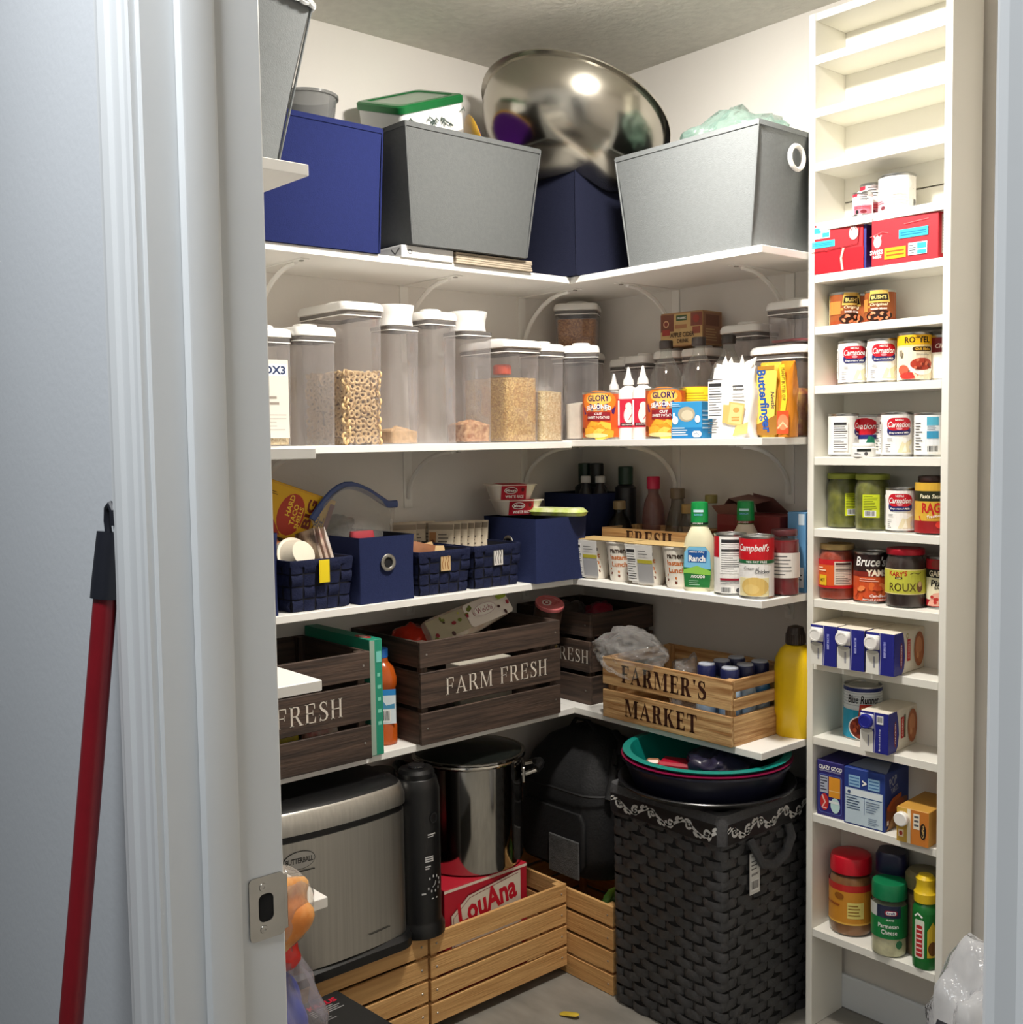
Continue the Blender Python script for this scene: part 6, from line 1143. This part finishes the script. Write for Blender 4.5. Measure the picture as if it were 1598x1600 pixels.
MB().loft([bow(bxw, bxd - .02, .030), bow(bxw, bxd - .02, .318)], M_fry).build('steel_body', fy)
MB().loft([bow(bxw - .004, bxd - .024, .3182), bow(bxw - .004, bxd - .024, .3335)], M_black).build('lid_gasket', fy)
MB().loft([bow(bxw + .004, bxd - .014, .3337), bow(bxw + .004, bxd - .014, .352), bow(bxw - .006, bxd - .026, .376), bow(bxw - .014, bxd - .034, .381)], M_fry).build('lid_band', fy)
m = MB(); m.loft([bow(bxw - .015, bxd - .035, .3812), bow(bxw - .03, bxd - .06, .390), bow(bxw - .08, bxd - .14, .394)], M_black)
m.build('lid_top', fy)
m = MB()
for k in range(9): m.lathe([(.004, .3905), (.0035, .3932), (.001, .3936)], M_black, 8, cx=-.150 + k * .038, cy=-.085 - .018 * (1 - ((k - 4) / 4.4) ** 2))
m.build('lid_studs', fy)
m = MB(); m.lathe([(.062, .0004), (.062, .018), (.056, .030), (.0545, .036), (.0545, .345), (.048, .372), (.046, .374)], M_black, 40, cx=.2415, cy=-.092); m.lathe([(.043, .374), (.0435, .386), (.038, .394), (.01, .397)], M_black, 32, cx=.2415, cy=-.092); m.build('control_tower', fy)
m = MB(); m.lathe([(.040, .0004), (.040, .33), (.034, .352)], M_black, 28, cx=.250, cy=.070); m.build('rear_post', fy)
m = MB(); m.X = Matrix.Translation((.242, -.092, .3975)); m.lathe([(.022, 0), (.020, .004), (.005, .005)], mat('knob_gloss', (30, 30, 32), .12, var=(9, .2)), 20); m.build('tower_knob', fy)
d = D(); g = (206, 206, 206)
for a, b_, c_, h_ in ((-.004, .245, .022, .003), (-.004, .2405, .016, .002), (-.012, .192, .022, .003), (-.012, .187, .022, .003), (-.012, .182, .022, .003), (-.012, .170, .014, .003), (-.012, .165, .010, .003)): d.rect(a, b_, a + c_, b_ + h_, g)
for k in range(9):
    a = math.radians(-40 + k * 35); d.rect(.010 + .018 * math.sin(a) - .0014, .128 + .018 * math.cos(a) - .003, .010 + .018 * math.sin(a) + .0014, .128 + .018 * math.cos(a) + .003, g)
d.stroke([(.005, .12), (.012, .126), (.014, .134)], .0016, g); d.rect(-.022, .106, -.012, .110, g); d.rect(.002, .092, .007, .095, g); d.rect(.014, .092, .018, .095, g); d.ell(.012, .285, .010, .012, (60, 60, 62)); d.ell(.012, .285, .0085, .0105, (16, 16, 17))
f_ = cyl(.0546); d.build('control_marks', fy, lambda u, v, e: (f_(u - .005, v, e)[0] + .2415, f_(u - .005, v, e)[1] - .092, v), strip=.01)
d = D(); k_ = (26, 25, 24); d.ell(-.108, .278, .036, .020, k_, 36); d.ell(-.108, .278, .0345, .0187, (150, 147, 141), 36); d.text('BUTTERBALL', -.108, .278, .012, k_, .062, .03); d.bars(-.142, .252, -.074, .255, 1, k_, .6, 1, True); d.bars(.06, .062, .12, .066, 1, (70, 68, 64), .6, 2, True)
am = .022; d.build('logo_print', fy, lambda u, v, e: (u, -(bxd - .02) / 2 - am * (1 - (2 * u / bxw) ** 2) + am * (1 - (2 * (bxw / 2 - .04) / bxw) ** 2) * 0 - e - .0012, v), strip=.02)
# black cooler backpack
bp = thing('backpack', 'black soft cooler backpack with a grey patch pocket on the pine crate', 'bag', (.222, -.205, .2350), 0)
M_bag = mat('black_nylon', (22, 22, 24), .7, var=(60, .3), bump=(160, .3))
rg = []
for f, w_, d_ in ((0, .30, .22), (.03, .335, .26), (.2, .355, .29), (.45, .35, .285), (.62, .345, .28), (.66, .335, .268), (.78, .30, .22), (.90, .22, .14), (.97, .12, .07), (1, .05, .03)):
    rg.append([(x + .006 * noise.noise((x * 14, y * 14, f * 5)), y + .008 * noise.noise((x * 11 + 9, y * 11, f * 6)), z_) for x, y, z_ in rr(w_, d_, min(w_, d_) * .28, f * .385, 6)])
MB().loft(rg, M_bag).build('bag_body', bp, 60)
m = MB(); m.loft([rr(.362, .297, .085, .235, 6), rr(.367, .302, .085, .239, 6), rr(.362, .297, .085, .243, 6)], M_bag, False, False); m.build('zip_band', bp)
m = MB().loft([[(x, y * .5 - .143, z_) for x, y, z_ in rr(w_, .03, .012, zz, 3)] for w_, zz in ((.22, .03), (.25, .05), (.25, .165), (.22, .185))], M_bag); m.build('front_pocket', bp)
m = MB().box(.0, .115, -.1595, -.1535, .012, .115, mat('grey_mesh', (86, 86, 86), .85, var=(70, .3), bump=(300, .6)), .002); m.build('grey_patch', bp)
m = MB(); m.tube([(.12, .02, .345), (.15, -.05, .33), (.170, -.09, .27), (.176, -.11, .235)], .011, M_bag, 8, flat=.35); m.tube([(.08, .02, .375), (.135, -.01, .362), (.172, -.06, .30)], .011, M_bag, 8, flat=.35); m.tube([(.150, -.055, .332), (.155, -.058, .352), (.170, -.075, .318)], .006, M_black, 6); m.build('shoulder_strap', bp)
m = MB(); m.tube([(-.05, -.02, .372), (-.03, -.022, .398), (.02, -.022, .400), (.045, -.02, .375)], .008, M_bag, 8, flat=.5); m.build('grab_handle', bp)
crumple('produce_bag', 'dark green produce bag showing in the floor crate by the hamper', (.425, -.290, .185), (.045, .055, .060), mat('green_leaf_wrap', (30, 70, 26), .35, var=(20, .5), c2=(80, 100, 30), bump=(30, .5)), 31, 'bag', .25)
# hamper with liner and tubs
hp = thing('laundry_hamper', 'tall charcoal woven hamper with a scroll-patterned liner band', 'hamper', (.6725, -.228, 0), 0)
M_hw = mat('charcoal_weave', (66, 66, 68), .55, var=(40, .25), bump=(120, .3)); M_hc = mat('charcoal_core', (34, 34, 35), .9, var=(30, .2)); M_lin = mat('charcoal_liner', (74, 74, 76), .9, var=(120, .15), bump=(300, .3))
HW, HD, HH = .340, .356, .555
m = MB(); m.loft([rr(HW - .012, HD - .012, .02, .0005, 3), rr(HW - .004, HD - .004, .02, HH - .002, 3), rr(HW - .014, HD - .014, .02, HH - .002, 3), rr(HW - .024, HD - .024, .02, .01, 3)], M_hc, True, True); m.build('hamper_wall', hp)
m = MB(); rows = 23
for fx in range(4):
    Wd, Dp = (HW, HD) if fx % 2 == 0 else (HD, HW); m.X = Matrix.Rotation(fx * PI / 2, 4, 'Z'); n = 6
    for r_ in range(rows):
        z0 = .004 + r_ * (HH - .01) / rows; z1 = z0 + (HH - .01) / rows * .97; sh = (r_ % 2) * .5
        for c_ in range(-1, n + 1):
            u0 = max(-.5, (c_ + sh) / n - .5); u1 = min(.5, (c_ + sh + .96) / n - .5)
            if u1 - u0 < .02: continue
            vs = []; G = 6
            for i in range(G + 1):
                f = i / G; b_ = .0066 * math.sin(f * PI) ** .7 - .0008; u = u0 + (u1 - u0) * f; sag = .0035 * math.sin((u + .5) * PI * n + r_ * PI)
                for jv in range(3):
                    v = z0 + (z1 - z0) * jv / 2 + sag; vs.append((u * (Wd - .008 + .006 * v / HH), -(Dp / 2 - .003 + .0025 * v / HH) - b_ - (.0022 if jv == 1 else 0) + .003, v))
            m.add(vs, [(3 * i + j_, 3 * i + 3 + j_, 3 * i + 4 + j_, 3 * i + 1 + j_) for i in range(G) for j_ in range(2)], M_hw)
m.X = Matrix.Identity(4); m.build('woven_strands', hp, 50, kind='stuff')
m = MB(); m.loft([rr(HW + .020, HD + .020, .024, .492, 4), rr(HW + .024, HD + .024, .024, .540, 4), rr(HW + .016, HD + .016, .024, .562, 4), rr(HW - .02, HD - .02, .02, .563, 4), rr(HW - .03, HD - .03, .02, .50, 4)], M_lin, False, False); ln = m.build('liner_band', hp)
for nm, Wd, o_, ux in (('f', HW, (0, -HD / 2 - .0119, 0), (1, 0, 0)), ('r', HD, (HW / 2 + .0119, 0, 0), (0, 1, 0))):
    d = D(); d.rect(-Wd / 2 + .006, .4945, Wd / 2 - .006, .541, (34, 34, 36)); k0 = d.k; wc = (206, 206, 204); n = 6 if nm == 'f' else 7; p = (Wd - .012) / n
    m_ = 96; d.stroke([(-Wd / 2 + .006 + (Wd - .012) * q / m_, .5175 + .011 * math.sin(2 * PI * n * .5 * q / m_ + .6)) for q in range(m_ + 1)], .0068, wc)
    for i in range(n):
        x = -Wd / 2 + .006 + (i + .5) * p; sg = 1 if i % 2 else -1; y = .5175 - sg * .004
        d.stroke([(x + .013 * (1 - q / 16) * math.cos(q * .62 + i), y + sg * .013 * (1 - q / 16) * math.sin(q * .62 + i)) for q in range(13)], [.0072 - .0003 * q for q in range(13)], wc)
        for a in (-.5, .5): d.ell(x + p * a * .8, .5175 + sg * (.012 if a > 0 else -.012),   .0085, .0042, wc, 8, 40 * sg * (1 if a > 0 else -1))
    for i in range(k0, len(d.it)): q = list(d.it[i]); q[3] = k0; d.it[i] = tuple(q)
    d.build('scroll_print', ln, flat(o_, ux))
m = MB(); yy = [(-.085, .486), (-.080, .462), (-.055, .425), (-.01, .410), (.035, .425), (.060, .462), (.065, .486)]
m.tube([(HW / 2 + (.006 if i in (0, 6) else .020), y, z_) for i, (y, z_) in enumerate(yy)], .012, M_lin, 10, flat=.8); m.build('loop_handle', hp)
m = MB(); m.box(HW / 2 + .0085, HW / 2 + .0095, -.088, -.050, .355, .452, paper((226, 226, 222))); tg = m.build('price_tag', hp)
d = D(); d.text('WOVEN', 0, .090, .006, (60, 60, 60), .028, .02, res=1); d.bars(-.014, .055, .014, .082, 3, GY, .3, 3); d.text('$14.97', 0, .046, .007, (30, 30, 30), .026, .02, res=1); d.code(-.015, .008, .015, .034); d.build('tag_print', tg, flat((HW / 2 + .0097, -.069, .355), (0, 1, 0)))
def tub(name, label, z0, r, h, c, loc=(.688, -.270), rim=.008, tilt=(0, 0)):
    m = MB(); m.lathe([(r * .84, 0), (r * .86, .002), (r * .975, h - .008), (r + rim * .4, h - .006), (r + rim * .6, h - .002), (r + rim * .3, h), (r * .97, h - .001), (r * .85, .005), (.001, .004)], plas(c, .28), 64, cap1=False)
    o = m.build(name, None, 40); tag(o, label, 'tub', 'round plastic tubs stacked on the hamper', (loc[0], loc[1], z0)); o.rotation_euler = (math.radians(tilt[0]), math.radians(tilt[1]), 0); return o
tub('round_tub', 'black round tub lowest on the hamper, its wide rim hanging over the liner', .5640, .210, .026, (20, 20, 22))
tub('round_tub', 'deep navy round tub between the black and magenta rims', .5705, .203, .072, (20, 22, 40), rim=.003)
tub('round_tub', 'magenta round tub, only its thin rim showing under the teal one', .5765, .195, .073, (120, 14, 56), rim=.018)
tub('round_tub', 'teal green round tub topmost on the hamper with clutter inside', .5825, .189, .0765, (16, 128, 118), rim=.022)
o = MB().box(-.045, .045, -.030, .030, 0, .030, mat('red_case', (190, 24, 54), .3, var=(20, .3), bump=(20, .1)), .006).build('toy_case'); tag(o, 'small red case lying in the teal tub', 'case', None, (.625, -.300, .591), 25)
o = MB().box(-.018, .018, -.014, .014, 0, .03, plas((176, 120, 90)), .006).build('toy_block'); tag(o, 'small tan block lying beside the red case in the teal tub', 'block', None, (.575, -.335, .591), 40)
crumple('dark_bag', 'shiny dark purple bag heaped in the teal tub', (.730, -.245, .630), (.085, .10, .040), mat('dark_shiny_bag', (40, 36, 58), .22, var=(12, .4), bump=(18, .4)), 33, 'bag', .22)
crumple('cloth_bag', 'dark blue crumpled bag by the rim inside the teal tub', (.765, -.370, .612), (.045, .04, .024), mat('blue_shiny_bag', (30, 40, 90), .3, var=(12, .5), bump=(18, .4)), 34, 'bag', .22)
# box and bags beside the door jamb
t = carton('appliance_box', 'flat-topped black box with red lettering in front of the pine crates', 'box', (.645, -1.395, 0), 93, .560, .520, .232, (13, 13, 14), None, None, lambda d: (d.text('KRAUS', .222, .232, .017, (196, 24, 56), .070, .035, .1), d.bars(.180, .192, .268, .220, 4, (180, 180, 180), .3, 3), d.bars(.18, .165, .225, .182, 2, (120, 120, 120), .4, 3)))
M_bun = mat('bun_crust', (196, 116, 44), .45, var=(16, .4), c2=(226, 184, 124), bump=(34, .6))
bb = thing('bun_bag', 'clear bag of golden buns drooping over the shelf end by the jamb', 'bread', (.866, -1.590, .712), 0, None, None)
def blob(c, s, m, seed, amp=.12, clampx=None):
    bm = bmesh.new(); bmesh.ops.create_icosphere(bm, subdivisions=4, radius=1)
    for v in bm.verts:
        v.co *= 1 + noise.noise(v.co * 1.8 + Vector((seed, seed * 2, 0))) * amp; v.co = Vector((v.co.x * s[0] + c[0], v.co.y * s[1] + c[1], v.co.z * s[2] + c[2]))
        if clampx is not None and v.co.x < clampx[0]: v.co.z = max(v.co.z, clampx[1])
    me = bpy.data.meshes.new('blob'); bm.to_mesh(me); bm.free(); me.materials.append(m); me.polygons.foreach_set('use_smooth', [True] * len(me.polygons)); return me
for nm, c, s, m_, sd in (('bun', (.038, .012, -.004), (.046, .074, .062), M_bun, 3), ('bun', (-.02, -.03, .02), (.05, .06, .048), M_bun, 2)):
    o = bpy.data.objects.new(nm, blob(c, s, m_, sd, .34, (.020, -.0295))); COL.objects.link(o); o.parent = bb
o = bpy.data.objects.new('film_wrap', blob((.026, .0, -.006), (.066, .100, .070), clear('bread_film', (246, 244, 240), .06, .12, wrinkle=(26, .6)), 5, .16, (.020, -.0305))); COL.objects.link(o); o.parent = bb
gb2 = thing('grocery_bag', 'tall see-through grocery bag with red and blue packets by the jamb', 'bag', (.800, -1.545, .2325), 0)
bm = bmesh.new(); bmesh.ops.create_icosphere(bm, subdivisions=5, radius=1)
for v in bm.verts:
    u = v.co.z; k = 1 + noise.noise(v.co * 2.3) * .22 + noise.noise(v.co * 6) * .10
    tp = 1 - .42 * max(0, u) ** 2
    v.co = Vector((v.co.x * .118 * k * tp + .012 * u, v.co.y * .108 * k * tp + .02 * noise.noise(v.co * 3), max(0.0,   .200 + u * .207 * (1 + .1 * noise.noise(v.co * 3 + Vector((4, 0, 0))))) * 1.08))
me = bpy.data.meshes.new('film'); bm.to_mesh(me); bm.free(); me.materials.append(M_film); me.polygons.foreach_set('use_smooth', [True] * len(me.polygons))
me.materials.clear(); me.materials.append(clear('grocery_film', (240, 238, 242), .10, .10, (206, 200, 204), wrinkle=(20, .7)))
o = bpy.data.objects.new('film_body', me); COL.objects.link(o); o.parent = gb2
for nm, c, s, m_, sd in (('red_packet', (.040, .022, .376), (.038, .036, .034), mat('bag_red', (226, 44, 34), .35, var=(10, .2), bump=(20, .2)), 7), ('blue_packet', (.030, .012, .270), (.070, .050, .075), mat('bag_blue', (46, 70, 170), .35, var=(10, .3), bump=(20, .2)), 8), ('white_packet', (-.01, -.02, .16), (.07, .05, .10), mat('bag_white', (214, 210, 206), .5, var=(10, .2), bump=(20, .2)), 9)):
    o = bpy.data.objects.new(nm, blob(c, s, m_, sd, .2)); COL.objects.link(o); o.parent = gb2
lb = crumple('shopping_bag', 'white plastic shopping bag with dark print on the floor past the can rack', (1.445, -.360, .215), (.115, .120, .225), clear('milky_film', (226, 226, 228), .55, .15, (206, 208, 212), wrinkle=(20, .9)), 41, 'bag', .28, 1.8, clampz=-.214)
d = D(); d.text('E', -.03, -.02, .035, (60, 60, 66), .022, .03, rot=-12); d.build('bag_print', lb, flat((-.01, -.118, .13), (.95, .3, 0), (0, .15, 1)))
o = MB().loft([[(x, y, z_ + .004 * math.sin(x * 40)) for x, y, z_ in rr(w_, .020 * k, .009 * k, zz, 3)] for w_, k, zz in ((.040, .6, .0004), (.052, 1, .003), (.040, .6, .006))], mat('yellow_scrap', (206, 176, 50), .6, var=(20, .3), bump=(30, .3))).build('food_scrap'); tag(o, 'little yellow scrap lying on the bare floor before the crates', 'scrap', None, (.480, -.540, .0035), 20)
# ------------------------------------------------------------------ hallway: red broom leaning on the wall
br = thing('broom', 'dark red broom handle with a black hook cap leaning on the hall wall', 'broom', (1.318, -2.095, 0), 0)
M_rod = mat('dark_red_rod', (124, 14, 26), .35, var=(14, .2), bump=(30, .03)); M_cap = mat('broom_cap_plastic', (24, 26, 34), .4, var=(14, .2), bump=(60, .05))
A_ = Vector((.0, .0, .07)); B_ = Vector((.0046, .1425, 1.272)); C_ = Vector((.0050, .1490, 1.328)); dirv = (B_ - A_).normalized()
MB().tube([A_, A_.lerp(B_, .5), B_], .0110, M_rod, 20).build('handle_tube', br)
m = MB(); m.tube([B_ - dirv * .004, B_ + dirv * .01, B_ + dirv * .06, C_], [.0138, .0138, .0125, .0105], M_cap, 18); m.tube([C_ - dirv * .006, C_ + Vector((-.006, 0, .014)), C_ + Vector((-.004, 0, .026)), C_ + Vector((.004, .0, .030)), C_ + Vector((.010, 0, .024)), C_ + Vector((.011, 0, .010))], .0036, M_cap, 8); m.build('hook_cap', br)
m = MB(); m.box(-.15, .15, -.022, .022, .055, .095, M_cap, .01); m.build('broom_head', br)
m = MB(); rd = random.Random(5)
for k in range(90): x = -.145 + .29 * (k % 30) / 29; y = (-.014, 0, .014)[k // 30]; m.tube([(x, y, .057), (x + rd.uniform(-.006, .006), y + rd.uniform(-.006, .006), .0015)], .0022, M_rod, 4)
m.build('bristles', br, kind='stuff')
# ------------------------------------------------------------------ tilt of the bowl (rim high towards the side wall)
Fh = Vector((F_.x, F_.y, 0)).normalized(); Rh = Vector((R_.x, R_.y, 0)).normalized()
bm_ = Matrix.Rotation(math.radians(19), 3, Fh) @ Matrix.Rotation(math.radians(-17), 3, Rh)
bw.rotation_euler = bm_.to_euler(); bw.scale = (1.02, 1.02, 1.02); bw.location = Vector((.262, -.276, 2.252)) - bm_ @ Vector((0, 0, .1744))
